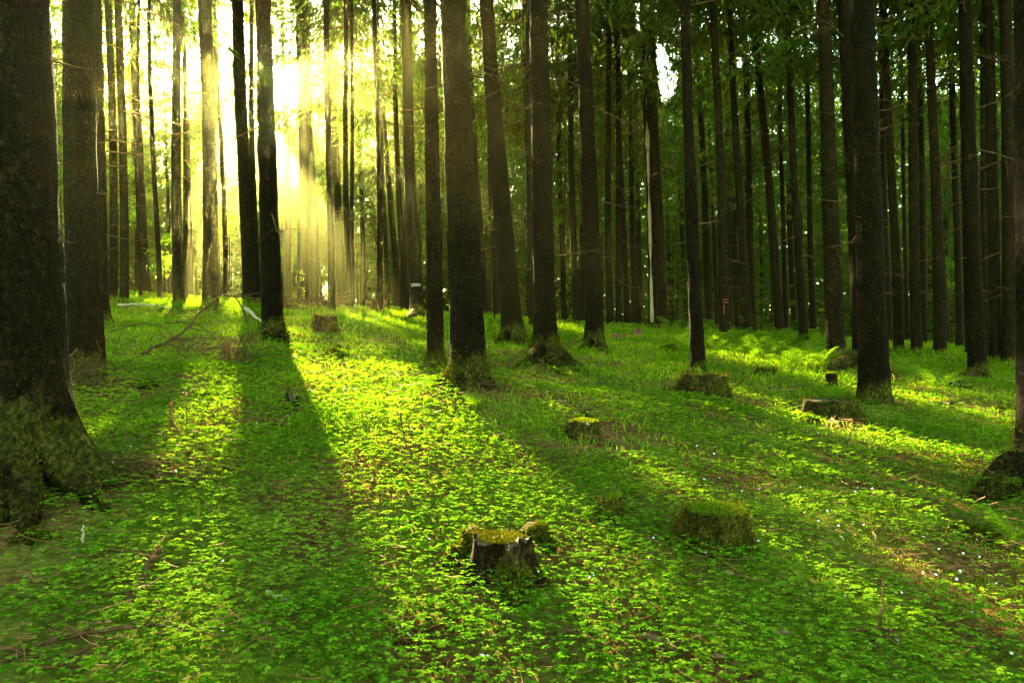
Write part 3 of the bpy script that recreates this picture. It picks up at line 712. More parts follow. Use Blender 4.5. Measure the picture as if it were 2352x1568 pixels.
for k, (x, y) in enumerate(back):
    z = Hs(x, y); base = np.array([x, y, z])
    X = CX+F*x/y
    side = 'left' if X < 784 else ('middle' if X < 1568 else 'right')
    t = thing('spruce_tree', base, 'slim distant spruce standing far back in the %s part of the forest' % side, 'tree', 'distant spruces in the %s part of the forest' % side)
    r = (.12+.09*q.random()); ln = (-.035+.03*q.normal(), .01*q.normal())
    o = link('trunk', bt[k % 3], t); o.scale = (r, r, 1); o.rotation_euler = (-ln[1], ln[0], q.random()*.0)
    cb = 5.5+5*q.random()**1.2
    put_crown(t, base, cb, (ln[0], ln[1]), int(q.integers(len(CROWNS))), q.random()*6.28, .9+.35*q.random(), (25-cb)/14.5, .25 if X < 950 else 0)
    if y < 48:
        for j in range(9):
            h = 1.2+(cb-.5)*(j+q.random())/9; a = q.random()*6.283; rr = r*(1-.38*h/12)*.9
            o = link('dead_branch', DEAD[int(q.integers(1, 6))], t, (ln[0]*h+rr*math.cos(a), ln[1]*h+rr*math.sin(a), h)); o.rotation_euler = (0, q.normal(.05, .2), a)

# young spruces with green down to the ground
def young(X, d, hgt, label, s=.62):
    x = (X-CX)/F*d; base = np.array([x, d, Hs(x, d)])
    t = thing('young_spruce', base, label, 'young tree', 'young spruces between the trunks')
    A = Acc(); A.tube([(0, 0, -.2), (0, 0, hgt*.5), (0, 0, hgt)], [.06*hgt/6, .04*hgt/6, .01], 7); link('trunk', A.mesh('trunk', [M['bark_far']]), t)
    put_crown(t, base, .15, (0, 0), int(rng.integers(len(CROWNS))), rng.random()*6, s, hgt/14.5)
young(1555, 34, 4.2, 'small green young spruce beside the dark touching trunk', .75)
young(1545, 52, 9.5, 'dark bushy young spruce behind the pale stripped trunk', 1.0)
young(1600, 56, 12, 'tall bushy young spruce behind the tall free standing trunk', 1.1)
young(1772, 44, 6.5, 'dark young spruce left of the most slanting trunk', .95)
young(1860, 47, 7.5, 'dark young spruce behind the thin trunk left of the wide footed one', .9)
young(1905, 50, 9, 'bushy young spruce behind the wide footed trunk', 1.0)
young(2085, 45, 6.5, 'young spruce in the green gap right of the thick black trunk', .9)
young(2142, 50, 8, 'young spruce behind the cracked dark trunk', 1.0)
young(2182, 36, 3.2, 'bright yellow green bushy young spruce near the right side', .75)
young(2230, 52, 9, 'tall young spruce behind the broad brown trunk', 1.1)
young(2335, 48, 8, 'young spruce glowing in the gap at the right edge', 1.1)
young(1440, 60, 11, 'bushy young spruce far behind the two thin trunks', 1.1)
young(1185, 60, 9, 'bushy young spruce far behind the leaning trunk', 1.0)
young(140, 34, 5.5, 'young spruce in the gap left of the second big trunk', .9)
young(560, 60, 8, 'pale young spruce far back in the yellow glare', 1.0)
young(380, 55, 8, 'pale young spruce far behind the fern strip', 1.0)
young(890, 58, 8, 'pale young spruce far behind the lit grass', 1.0)

# low sunlit spray hanging between two trunks
P, D, L, W, B = frond_arrays(300, 2.6, .95, 26, 60)
x, d = (1297-CX)/F*25, 25.0; base = np.array([x, d, Hs(x, d)])
t = thing('young_spruce', base, 'slim young spruce with pale sunlit drooping sprays between two dark trunks', 'young tree', 'young spruces between the trunks')
A = Acc(); A.tube([(0, 0, -.2), (.0, 0, 4), (.03, 0, 7.6)], [.03, .02, .008], 6); link('trunk', A.mesh('trunk', [M['bark_far']]), t)
link('crown', frond_mesh('crown', P*np.array([.9, .9, 1.1])+np.array([0, 0, 4.0]), D, L, W, [(b[0]*np.array([.9, .9, 1.1])+np.array([0, 0, 4.0]), b[1]*.5) for b in B]), t)

# broadleaf saplings with glowing leaves
def sapling(X, Y, d, w, h, n, label, group='broadleaf saplings in the glow'):
    c = at(X, Y, d); z = Hs(c[0], d); base = np.array([c[0], d, z]); top = c[2]-z
    t = thing('beech_sapling', base, label, 'sapling', group)
    q = np.random.default_rng(int(X)); A = Acc()
    A.tube([(0, 0, -.1), (.05, 0, top*.5), (0, 0, top+h*.4)], [.03, .022, .006], 6)
    C = []
    for k in range(11):
        a = q.random()*6.283; hz = top+(q.random()-.5)*h; e = np.array([math.cos(a)*w*(.4+.6*q.random()), math.sin(a)*w*.6, hz+.15])
        s0 = np.array([0, 0, hz-.2]); A.tube([s0, (s0+e)/2+np.array([0, 0, .1]), e], [.01, .007, .003], 3, cap=False)
        m = n//11; u = q.random(m)[:, None]**.7; C.append(s0+(e-s0)*u+q.normal(0, .13, (m, 3))*np.array([1, 1, .45]))
    link('stem', A.mesh('stem', [M['bark_far']]), t)
    C = np.vstack(C); m = len(C); a = q.random(m)*6.283; dr = np.stack([np.cos(a), np.sin(a), q.normal(-.25, .3, m)], 1); dr /= np.linalg.norm(dr, axis=1)[:, None]
    sdv = np.cross(dr, np.array([0, 0, 1.])+q.normal(0, .4, (m, 3))); sdv /= np.linalg.norm(sdv, axis=1)[:, None]
    L = .06+.04*q.random(m); V = np.stack([C, C+dr*(L*.5)[:, None]+sdv*(L*.32)[:, None], C+dr*L[:, None], C+dr*(L*.5)[:, None]-sdv*(L*.32)[:, None]], 1).reshape(-1, 3)
    link('leaves', raw_mesh('leaves', V, np.arange(4*m).reshape(-1, 4), None, [M['beech']]), t)
sapling(138, 380, 26, 1.0, 2.6, 2600, 'glowing leafy sapling in the gap left of the second big trunk')
sapling(142, 500, 28, .9, 1.6, 1200, 'lower green sapling in the gap left of the second big trunk')
sapling(312, 450, 30, 1.0, 2.4, 2600, 'bright yellow leafed sapling behind the pole thin spruce')
sapling(375, 585, 24, .7, 1.3, 700, 'small sapling with scattered leaves over the bright fern strip')
sapling(525, 470, 30, .8, 2.6, 1900, 'yellow leafed sapling between the broad stained and the sturdy trunk')
sapling(1135, 498, 20, .22, .3, 60, 'tiny lit leafy twig beside the leaning dark trunk')
sapling(2185, 620, 40, 1.5, 3.0, 2600, 'green leafy sapling in the gap beside the bright bush')

# the mass of forest beyond, and an unseen ring added for shade
q = np.random.default_rng(77); n = 520000
yy = 90+24*q.random(n); xx = (q.random(n)*2-1)*118; zz = base_h(xx, yy)+ 40*q.random(n)**1.15
cl = vnoise(xx, zz*1.3+yy*.2, 3.0, 5); keep = cl > (.1+.012*np.maximum(zz-6, 0)); xx, yy, zz = xx[keep], yy[keep], zz[keep]; n = len(xx)
C = np.stack([xx, yy, zz], 1); keep = ~(in_gap(C) | in_sun(C)) & (zz < 42-10*np.exp(-((xx+.365*yy)/13)**2)+4*vnoise(xx, 0*xx, 3, 2)); 
off = np.linalg.norm((C-[0, 0, CAMZ]) - ((C-[0, 0, CAMZ])@OPEN)[:, None]*OPEN, axis=1); keep &= off > 2.8
C = C[keep]; n = len(C)
dr = q.normal(size=(n, 3)); dr[:, 2] -= .6; dr /= np.linalg.norm(dr, axis=1)[:, None]; sv = np.cross(dr, q.normal(size=(n, 3))); sv /= np.linalg.norm(sv, axis=1)[:, None]
L = .6+.7*q.random(n); V = np.stack([C, C+dr*(L*.4)[:, None]+sv*(L*.2)[:, None], C+dr*L[:, None], C+dr*(L*.4)[:, None]-sv*(L*.2)[:, None]], 1).reshape(-1, 3)
n2 = 60000  # unseen foliage behind and beside the viewer, added to darken the trunk fronts
aa = math.pi+q.random(n2)*math.pi; aa = np.where(q.random(n2) < .25, q.choice([-.25, math.pi+.25], n2)+q.normal(0, .2, n2), aa); rr = 30+14*q.random(n2)
xx = rr*np.cos(aa)*1.9; yy = rr*np.sin(aa)-2; zz = base_h(xx, yy)+2+21*q.random(n2); C2 = np.stack([xx, yy, zz], 1)
kp = (np.abs(xx) > yy*.95+8) & (vnoise(aa*14, zz*.6, 1.5, 8) > .2) & ~in_sun(C2); C2 = C2[kp]; n2 = len(C2)
dr = q.normal(size=(n2, 3)); dr[:, 2] -= .6; dr /= np.linalg.norm(dr, axis=1)[:, None]; sv = np.cross(dr, q.normal(size=(n2, 3))); sv /= np.linalg.norm(sv, axis=1)[:, None]
L = .5+.6*q.random(n2); V = np.vstack([V, np.stack([C2, C2+dr*(L*.4)[:, None]+sv*(L*.22)[:, None], C2+dr*L[:, None], C2+dr*(L*.4)[:, None]-sv*(L*.22)[:, None]], 1).reshape(-1, 3)]); n += n2
tag(link('distant_forest_and_shade_ring', raw_mesh('distant_forest_and_shade_ring', V, np.arange(4*n).reshape(-1, 4), None, [M['needles']])), 'far off mass of spruce foliage closing the view', 'forest', None, 'stuff')

# ------------------------------------------------------------------ stumps
def stump(X, Yb, w, hpx, label, moss=.6, notch=None, roots=(), rag=.03, cap='moss', seed=1, mat='wood', tufts=1500, tuft_size=.022, tilt=0.0, group='tree stumps in the moss', flare=.45):
    g = ground_at(X, Yb); d = g[1]; r0 = w*d/F/2; h = hpx*d/F
    base = g+np.array([0, r0*.6, 0]); base[2] = Hs(base[0], base[1]); h += g[2]-base[2]
    h = max(h, .05)
    t = thing('tree_stump', base, label, 'stump', group)
    q = np.random.default_rng(seed); ns = 64; hs = np.concatenate([[-.3], np.linspace(-.05, h, 16)])
    th = np.arange(ns)/ns*2*np.pi; hh, tt = np.meshgrid(hs, th, indexing='ij')
    hp = np.maximum(hh, 0)
    f = 1+flare*np.exp(-hp/(.5*h+.02))*(.5+.5*np.cos(3*tt+seed)*np.cos(2*tt+seed*1.7))
    for (a, amp, wd) in roots:
        dt = (tt-a+np.pi) % (2*np.pi)-np.pi; f = f+amp*np.exp(-hp/(.5*h))*np.exp(-(dt/wd)**2)
    r = r0*f*(1+.10*(vnoise(np.cos(tt)*2.5+seed, np.sin(tt)*2.5+hh*2, 1, seed)-.5)) + .02*(vnoise(tt*r0*30, hh*3, 1, seed+3)-.5)
    ztop = h*(1+rag/h*(vnoise(np.cos(tt)*2, np.sin(tt)*2+seed, .6, seed+9)-.5)*2) + tilt*np.cos(tt)*r0
    ztop = ztop + rag*1.2*(vnoise(tt*9, seed+0*tt, 1, seed+4)-.5)*(hh > .6*h)
    zz = np.where(hh > 0, hh/h*ztop, hh)
    if notch:
        (na, nw, depth) = notch; dt = np.abs((tt-na+np.pi) % (2*np.pi)-np.pi); m = sstep(nw*1.12, nw*.88, dt)
        r = r*(1-depth*m*sstep(-.06, .0, hh))
    V = np.stack([r*np.cos(tt), r*np.sin(tt), zz], -1)
    # rim and top surface
    top = V[-1]; rings = [V.reshape(-1, 3)]; n = len(hs)
    for k, s in enumerate((.9, .6, .3)):
        rg = top*np.array([s, s, 1]); rg[:, 2] = top[:, 2]*(.35+.65*s)+(h*(.65-.65*s)) - (.012 if s < .95 else 0) + .012*q.normal(size=ns)*s
        rings.append(rg); n += 1
    Va = np.vstack(rings+[np.array([[0, 0, h-.02]])])
    i = np.arange(n-1)[:, None]*ns; j = np.arange(ns)[None, :]; k = (j+1) % ns
    Q = np.stack([i+j, i+k, i+ns+k, i+ns+j], -1).reshape(-1, 4); c = len(Va)-1
    T = np.array([[(n-1)*ns+a, (n-1)*ns+(a+1) % ns, c] for a in range(ns)])
    me = raw_mesh('wood', Va, Q, T, [M[mat], M['cut']], np.concatenate([(Q[:, 0] >= len(hs)*ns).astype(int)*(0 if cap == 'red' else 1), np.ones(len(T))*(0 if cap == 'red' else 1)]), True)
    a_ = me.attributes.new('moss', 'FLOAT', 'POINT'); mv = np.full(len(Va), moss-.15); a_.data.foreach_set('value', mv.astype(np.float32))
    link('wood', me, t)
    # moss shoots
    tufts = int(tufts*1.8); tuft_size *= .6
    if tufts:
        nv = np.empty(len(Va)*3, np.float32); me.vertices.foreach_get('normal', nv); nv = nv.reshape(-1, 3)
        side = np.nonzero((np.arange(len(Va)) < len(hs)*ns) & (Va[:, 2] > -.03))[0]; topi = np.arange(len(hs)*ns-ns, len(Va))
        mk = vnoise(Va[:, 0]*7+seed, Va[:, 1]*7+Va[:, 2]*6, 1, seed)
        if notch: 
            aa = np.arctan2(Va[:, 1], Va[:, 0]); dt = np.abs((aa-notch[0]+np.pi) % (2*np.pi)-np.pi); mk = np.where(dt < notch[1]*1.05, 0, mk)
        side = side[mk[side] > 1-moss]
        nt = int(tufts*.55) if len(side) else 0
        s1 = q.choice(side, nt) if nt else np.zeros(0, int)
        C = Va[s1]+q.normal(0, .015, (nt, 3)); N = nv[s1]
        if len(C): moss_tufts('moss', C, N, tuft_size, M['rootmoss'], t, (0, 0, 0), seed)
        C = np.zeros((0, 3)); N = np.zeros((0, 3))
        if cap in ('moss', 'part'):
            m = int(tufts*.8); a = q.random(m)*6.283; rad = np.sqrt(q.random(m))*r0*(1.0 if cap == 'moss' else .8)*f[-1].mean()*1.02
            P2 = np.stack([rad*np.cos(a), rad*np.sin(a), np.full(m, h)+tilt*rad*np.cos(a)+(.02 if cap == 'moss' else .004)*np.cos(rad/r0*1.5)], 1)
            if cap == 'part':
                kk = vnoise(P2[:, 0]*6, P2[:, 1]*6+seed, 1, 3) > .35; P2 = P2[kk]
            C = np.vstack([C, P2]); N = np.vstack([N, np.tile([0, 0, 1.], (len(P2), 1))])
        if len(C): moss_tufts('moss', C, N, tuft_size, M['moss' if cap == 'moss' else 'dmoss'], t, (0, 0, 0), seed)
    FOOT.append((base[0], base[1], r0*1.05))
    return t, base, r0, h
def stump_roots(info, specs, seed=1):
    t, base, r0, h = info
    for k, (pts, r) in enumerate(specs):
        P3 = []
        for (X, Y, lift) in pts:
            q_ = ground_at(X, Y); P3.append((q_[0], q_[1], lift))
        me, Pi, rr = root_mesh(base, P3, r, 31*seed+k, .7); o = link('root', me, t)
        q = np.random.default_rng(k+seed); n = 900
        u = q.random(n)*(len(Pi)-1); i0 = u.astype(int); f = (u-i0)[:, None]; c = Pi[i0]*(1-f)+Pi[np.minimum(i0+1, len(Pi)-1)]*f; rad = rr[i0]
        tg = Pi[-1]-Pi[0]; tg /= np.linalg.norm(tg); sd_ = np.cross(tg, [0, 0, 1.]); sd_ /= np.linalg.norm(sd_); up = np.cross(sd_, tg); a = q.normal(np.pi/2, .9, n)
        N = sd_*np.cos(a)[:, None]+up*np.sin(a)[:, None]; moss_tufts('moss', c+N*rad[:, None]*.97, N, .018, M['dmoss'], o, base, k)
fr = -math.pi/2
S1 = stump(1150, 1350, 124, 104, 'broken hollow stump with a dark split front and mossy roots in the foreground', .45, (fr-.38, .5, .75), ((fr+.45, .9, .22), (math.pi+.2, .5, .25), (-.1, .5, .25)), .02, 'part', 2, tufts=2600, tuft_size=.014)
stump_roots(S1, [([(1092,1270,.1),(1065,1290,.05),(1030,1302,.01),(1010,1306,-.03)], (.05,.04,.03,.015)), ([(1212,1262,.1),(1240,1268,.06),(1270,1275,.0)], (.05,.04,.02)), ([(1175,1330,.1),(1180,1362,.06),(1186,1395,.0)], (.07,.075,.05))], 2)
stump(1656, 1270, 126, 86, 'low stump wholly wrapped in bright shaggy moss, right foreground', .8, None, ((math.pi, .6, .4), (0, .15, .4)), .03, 'moss', 5, tufts=7000, tuft_size=.024)
stump(1405, 1200, 52, 52, 'small pointed mossy stub left of the shaggy moss stump', .9, (0.2, .6, .4), (), .05, 'moss', 8, tufts=1500, tuft_size=.02, tilt=.25)
stump(1343, 1014, 66, 44, 'small flat stump in the middle of the clover', .7, (fr, .3, .15), ((math.pi, .5, .4),), .02, 'moss', 11, tufts=1100, tuft_size=.02)
S5 = stump(1626, 920, 88, 56, 'hollow fronted mossy stump below the tall free standing spruce', .7, (fr-.2, .55, .45), ((math.pi, .7, .35), (-.5, .4, .3)), .02, 'part', 14, tufts=2600, tuft_size=.026)
stump_roots(S5, [([(1590,896,.12),(1560,903,.06),(1525,908,.0)], (.07,.05,.03)), ([(1655,905,.12),(1668,918,.05),(1675,925,.0)], (.08,.06,.03))], 5)
S6 = stump(1920, 970, 106, 48, 'wide flat cut stump with reddish top before the thick black spruce', .75, (fr-.35, .28, .35), ((math.pi, .5, .35), (-.7, .6, .3)), .01, 'none', 17, tufts=2600, tuft_size=.024, flare=.25)
stump_roots(S6, [([(1945,958,.12),(1968,972,.06),(1982,982,.0)], (.07,.06,.03)), ([(1880,955,.08),(1862,966,.04),(1848,972,.0)], (.06,.04,.02))], 6)
stump(1912, 893, 26, 34, 'small dark upright stump at the end of the sunlit root', .3, None, (), .01, 'moss', 20, tufts=500, tuft_size=.025, flare=.15)
stump(744, 774, 50, 48, 'upright stump with a thick yellow moss cap beside the lettered tree', .55, None, ((math.pi, .2, .3),), .02, 'moss', 23, tufts=2600, tuft_size=.05, flare=.2)
stump(667, 940, 30, 27, 'small dark broken stub in the long shadow', .2, (0, .6, .4), (), .05, 'none', 26, tufts=0, tilt=-.3)
stump(1766, 862, 42, 15, 'low stump with a bright moss hat among the ferns', .85, (fr, .5, .25), (), .02, 'moss', 29, tufts=1000, tuft_size=.035)
stump(2170, 938, 46, 17, 'low brown stump glowing on top in the right sun patch', .3, None, (), .03, 'part', 32, tufts=300, tuft_size=.025)
stump(2208, 893, 32, 13, 'small dark stump behind the glowing one near the right edge', .3, None, (), .02, 'none', 35, tufts=200, tuft_size=.025)
stump(1424, 785, 34, 13, 'low crumbling red stump right of the dark mossy footed trunk', .1, None, (), .09, 'red', 38, 'red', tufts=0)
stump(1465, 778, 22, 20, 'crumbling red stump standing higher near the split grey trunk', .1, None, (), .09, 'red', 41, 'red', tufts=0)
# mossy hummocks
def hummock(X, Y, w, h, label, seed, mat='dmoss', col='dmoss'):
    g = ground_at(X, Y); d = g[1]; r = w*d/F/2; hz = h*d/F; n = 24
    a = np.linspace(0, 2*np.pi, 36, endpoint=False); u = np.linspace(0, 1, 14)
    uu, aa = np.meshgrid(u, a, indexing='ij'); rr = r*(.001+uu)*(1+.3*(vnoise(np.cos(aa)*2+seed, np.sin(aa)*2, 1, seed)-.5))
    zz = hz*np.cos(uu*1.57)**.7*(1+.4*(vnoise(np.cos(aa)*3*uu+seed, np.sin(aa)*3*uu, 1, seed+2)-.5))-.04
    V = np.stack([rr*np.cos(aa), rr*np.sin(aa), zz], -1).reshape(-1, 3)
    i = np.arange(13)[:, None]*36; j = np.arange(36)[None, :]; k = (j+1) % 36
    Q = np.stack([i+j, i+k, i+36+k, i+36+j], -1).reshape(-1, 4)[:, ::-1]
    me = raw_mesh('moss_hummock', V, Q, None, [M[mat]], None, True)
    b = g+np.array([0, r*.5, 0]); b[2] = Hs(b[0], b[1])
    o = tag(link('moss_hummock', me, None, b), label, 'moss hummock', 'mossy hummocks on the forest floor')
    q = np.random.default_rng(seed); c = V[q.integers(0, len(V), 1500)]+q.normal(0, r*.05, (1500, 3)); N = c*np.array([1, 1, 1.5])+np.array([0, 0, .05]); N /= np.linalg.norm(N, axis=1)[:, None]
    moss_tufts('moss_shoots', c, N, .03*d/8+.01, M[col], o, (0, 0, 0), seed)
    FOOT.append((b[0], b[1], r*.8))
hummock(772, 822, 58, 20, 'brown green hummock in front of the moss capped stump', 3)
hummock(1540, 812, 44, 16, 'dark mossy mound left of the tall free standing spruce', 4)
hummock(330, 892, 44, 18, 'dark green mound under the fallen dry branch', 5)
hummock(1345, 965, 40, 16, 'low mound behind the small flat stump', 6)
hummock(985, 928, 40, 10, 'yellow moss pad left of the central spruce foot', 7, 'dmoss', 'moss')
hummock(2250, 1240, 150, 22, 'wide brownish moss bank at the lower right under the big spruce', 8)
hummock(60, 1238, 110, 18, 'brownish moss bank in front of the huge dark spruce', 9)
hummock(2300, 950, 34, 14, 'dark knob of moss near the right edge', 10)

# ------------------------------------------------------------------ fallen wood
def stick(pts, r, label, mat='deadwood', name='fallen_branch', cat='branch', group='fallen dry branches', side=(), seed=0, fixed=None, n=5):
    """pts: (X, Y, lift) on the ground, or (X, Y) at a fixed distance"""
    P = []
    for p in pts:
        if fixed: P.append(at(p[0], p[1], fixed+(p[2] if len(p) > 2 else 0)))
        else: g = ground_at(p[0], p[1]); P.append(g+np.array([0, 0, p[2]]))
    P = np.array(P); base = P[0].copy(); q = np.random.default_rng(seed+int(abs(pts[0][0])))
    m = max(10, 4*len(P)); u = np.linspace(0, len(P)-1, m); Pi = np.stack([np.interp(u, np.arange(len(P)), P[:, c]) for c in range(3)], 1)
    for _ in range(2): Pi[1:-1] = (Pi[:-2]+2*Pi[1:-1]+Pi[2:])/4
    Pi[1:-1] += q.normal(0, r*.35, (m-2, 3))
    A = Acc(); A.tube(Pi-base, np.linspace(r, r*.4, m)*(1+.15*q.normal(size=m)), n)
    for k in range(side if isinstance(side, int) else 0):
        i0 = q.integers(m//6, m); p0 = Pi[i0]-base; L = np.linalg.norm(P[-1]-P[0])*(.15+.3*q.random())
        dr = (Pi[-1]-Pi[0])/np.linalg.norm(Pi[-1]-Pi[0])*.7+q.normal(0, .6, 3); dr[2] = abs(dr[2])*.5-.15
        e = p0+dr*L; A.tube([p0, (p0+e)/2+q.normal(0, .03, 3), e], [r*.4, r*.28, r*.12], 4)
    o = link(name, A.mesh(name, [M[mat]], True), None, base)
    return tag(o, label, cat, group)
stick([(262,850,.02),(300,838,.06),(360,818,.12),(420,800,.2),(470,770,.42),(510,746,.6),(545,752,.55),(566,790,.35),(580,830,.1)], .022, 'long fallen dry branch arching up across the left middle ground', side=16)
stick([(380,742),(440,738),(480,760),(515,800)], .008, 'thin arched twig above the long fallen branch', fixed=8.2, side=3)
stick([(255,762),(320,741),(375,748),(420,790),(432,830)], .009, 'dark arched twig beside the second big trunk', fixed=8.6, side=3)
stick([(268,872,.02),(315,880,.05),(350,898,.02)], .01, 'short dry stick before the second big trunk', side=2)
stick([(150,880,.2),(200,860,.35),(236,845,.5)], .01, 'dry stick sprouting right of the huge dark trunk', side=6, fixed=None)
stick([(148,905,.1),(210,890,.18),(244,925,.0)], .009, 'dry stick lower beside the huge dark trunk', side=6)
stick([(393,968,.14),(395,1000,.1),(420,1030,.04),(443,1048,.0)], .013, 'forked reddish stick standing in the left clover', side=1)
stick([(428,962,.2),(428,1000,.12),(427,1030,.0)], .006, 'straight thin stick beside the forked reddish one', side=1)
stick([(510,1078,.02),(560,1098,.04),(640,1132,.02)], .01, 'reddish stick lying in the clover left of the sun patch', side=2)
stick([(560,1010,.03),(600,1000,.05),(655,985,.05),(690,978,.02)], .009, 'thin stick behind the left sun patch', side=3)
stick([(918,1035,.28),(930,1068,.16),(955,1102,.05),(975,1120,.0)], .007, 'bent thin stem rising out of the big sun patch', side=1)
stick([(1003,955,.02),(1060,948,.03),(1130,950,.03),(1215,962,.02)], .006, 'long thin stick in the grass right of the big sun patch', side=2)
stick([(1185,1000),(1210,1030),(1222,1085)], .005, 'thin dry stem in the shade below the central spruce', fixed=4.6, side=1)
stick([(1288,810,.1),(1340,795,.12),(1385,778,.02)], .014, 'dry sticks heaped left of the dark mossy footed trunk', side=9)
stick([(1718,792,.05),(1735,800,.08),(1800,812,.03)], .018, 'heap of dry twigs beside the leaning right trunk', side=10)
stick([(2020,835,.04),(2036,826,.2),(2050,812,.05)], .03, 'crooked mossy piece of wood right of the thick black spruce', side=2)
stick([(2206,868,.1),(2240,876,.1),(2290,882,.06)], .03, 'grey stick lying near the right edge', side=3)
stick([(2282,1085),(2258,1075),(2255,1050),(2268,1033),(2288,1052)], .007, 'thin curled reddish stem at the right edge', fixed=4.4)
stick([(2050,1090,.02),(2100,1075,.14),(2115,1095,.02)], .006, 'reddish thin stem arching in the right clover', side=2)
stick([(1690,1055,.05),(1730,1068,.2),(1745,1100,.05),(1790,1105,.02)], .006, 'tangle of thin reddish stems right of the middle', side=9)
stick([(1955,990),(1940,1030),(1985,1010)], .006, 'dark thin twig standing before the wide flat stump', fixed=5.0, side=3)
stick([(0,1545,.02),(90,1510,.05),(180,1500,.06),(300,1492,.07),(440,1478,.06)], .011, 'long pinkish stick across the lower left corner', side=8)
stick([(0,1500,.01),(60,1520,.03),(180,1560,.02)], .009, 'dry stick in the lower left corner below the long pinkish one', side=4)
stick([(290,1390,.0),(330,1350,.07),(372,1325,.13)], .022, 'thick knobbly stick rising from the lower left clover', side=4)
stick([(640,1460,.0),(690,1430,.05),(715,1412,.08)], .008, 'straight brown stick in the lower clover', side=1)
stick([(2010,1510,.02),(2030,1450,.12),(2028,1410,.16)], .008, 'hooked thin stem at the bottom right', side=3)
stick([(1960,1466,.03),(2060,1472,.05),(2040,1500,.1),(2075,1530,.03)], .009, 'curved dry root stem at the lower right', side=5)
stick([(2180,1330,.05),(2250,1345,.1),(2330,1380,.05)], .007, 'thin dry branch spread over the dark right clover', side=8)
stick([(2190,1420,.05),(2250,1450,.1),(2210,1490,.05)], .007, 'brownish twig in the dark lower right clover', side=6)
stick([(1400,1500,.02),(1450,1450,.05),(1470,1425,.08)], .007, 'reddish twig bundle at the bottom centre', side=8)
stick([(1180,1500,.02),(1260,1480,.04),(1330,1470,.03)], .007, 'fallen reddish twigs below the broken hollow stump', side=10)
stick([(1200,1305,.12),(1235,1325,.14),(1265,1350,.1),(1290,1370,.02)], .007, 'thin twig leaning on the broken hollow stump', side=1)
stick([(1000,1405,.03),(1060,1445,.02),(1070,1480,.03)], .007, 'reddish twig left of the bottom centre', side=8)
stick([(560,732,.25),(578,742,.2),(600,752,.1)], .05, 'pale broken log leaning behind the large spruce at the sun', 'palewood', 'fallen_log', 'log', None, side=0, n=10)
stick([(270,712,.12),(330,714,.14),(395,719,.12)], .024, 'pale fallen pole shining in the bright fern strip', 'palewood', 'fallen_log', 'log', None, side=0, n=8)
stick([(790,930,.0),(792,910,.1)], .009, 'short pale stake standing in the big sun patch', 'palewood', 'wood_stake', 'stake', None, n=7)
stick([(190,1250,.0),(191,1236,.06)], .008, 'short white stake standing in the lit clover at the left', 'palewood', 'wood_stake', 'stake', None, n=7)
stick([(612,1382,.04),(665,1398,.03)], .014, 'pale wood chip in the lower left sunlight', 'palewood', 'wood_chip', 'wood chip', None, n=5)
# brush: bundles of thin drooping dry twigs
def brush(X, Y, w, h, n, label, lift=.0, seed=0, d=None, mat='deadwood', r=.003):
    g = ground_at(X, Y) if d is None else at(X, Y, d); d = g[1]; q = np.random.default_rng(seed); A = Acc(); W = w*d/F; Hh = h*d/F
    for k in range(int(n*.6)):
        p0 = np.array([(q.random()-.6)*W*.8, (q.random()-.5)*W*.5, Hh*(.6+.4*q.random())]); L = W*(.35+.5*q.random()); a = q.normal(0, .5)
        L *= .5+q.random(); a = q.normal(0, 1.1); p0[2] *= q.random()
        e = p0+np.array([L*math.cos(a), L*math.sin(a)*.8, Hh*q.normal(0, .5)]); e[2] = max(e[2], 0); mid = (p0+e)/2+np.array([q.normal(0, .06), q.normal(0, .06), Hh*.3*q.normal()])
        A.tube([p0, mid, e, e+(e-mid)*.3], [r, r*.8, r*.5, r*.3], 3, cap=False)
    base = np.array([g[0], g[1], Hs(g[0], g[1])+lift])
    tag(link('dry_brushwood', A.mesh('dry_brushwood', [M[mat]], True), None, base), label, 'brushwood', 'heaps of dry brushwood')
brush(285, 1100, 130, 62, 150, 'drooping dry brushwood hanging off the mossy root of the huge spruce', seed=1)
brush(540, 848, 70, 62, 190, 'dense reddish dry brushwood at the end of the long fallen branch', seed=2, r=.004)
brush(470, 825, 150, 45, 90, 'loose dry twigs under the long fallen branch', seed=3, r=.004)
brush(185, 900, 110, 70, 120, 'brown brushwood between the two biggest left trunks', seed=4, r=.004)
brush(640, 716, 90, 34, 140, 'greyish brushwood heap left behind the lettered spruce', seed=5, r=.012)
brush(735, 712, 90, 34, 140, 'greyish brushwood heap right behind the lettered spruce', seed=6, r=.012)
brush(1110, 900, 90, 26, 90, 'reddish twigs scattered at the foot of the thickest central spruce', seed=7)
brush(860, 716, 40, 30, 90, 'brown brushwood heap in the tight row of thin spruces', seed=8, r=.014)
brush(960, 1470, 160, 30, 80, 'flat tangle of reddish twigs at the lower centre', seed=9, r=.003)
brush(440, 1110, 60, 20, 40, 'few dry twigs on the yellow moss pad at the left', seed=10)
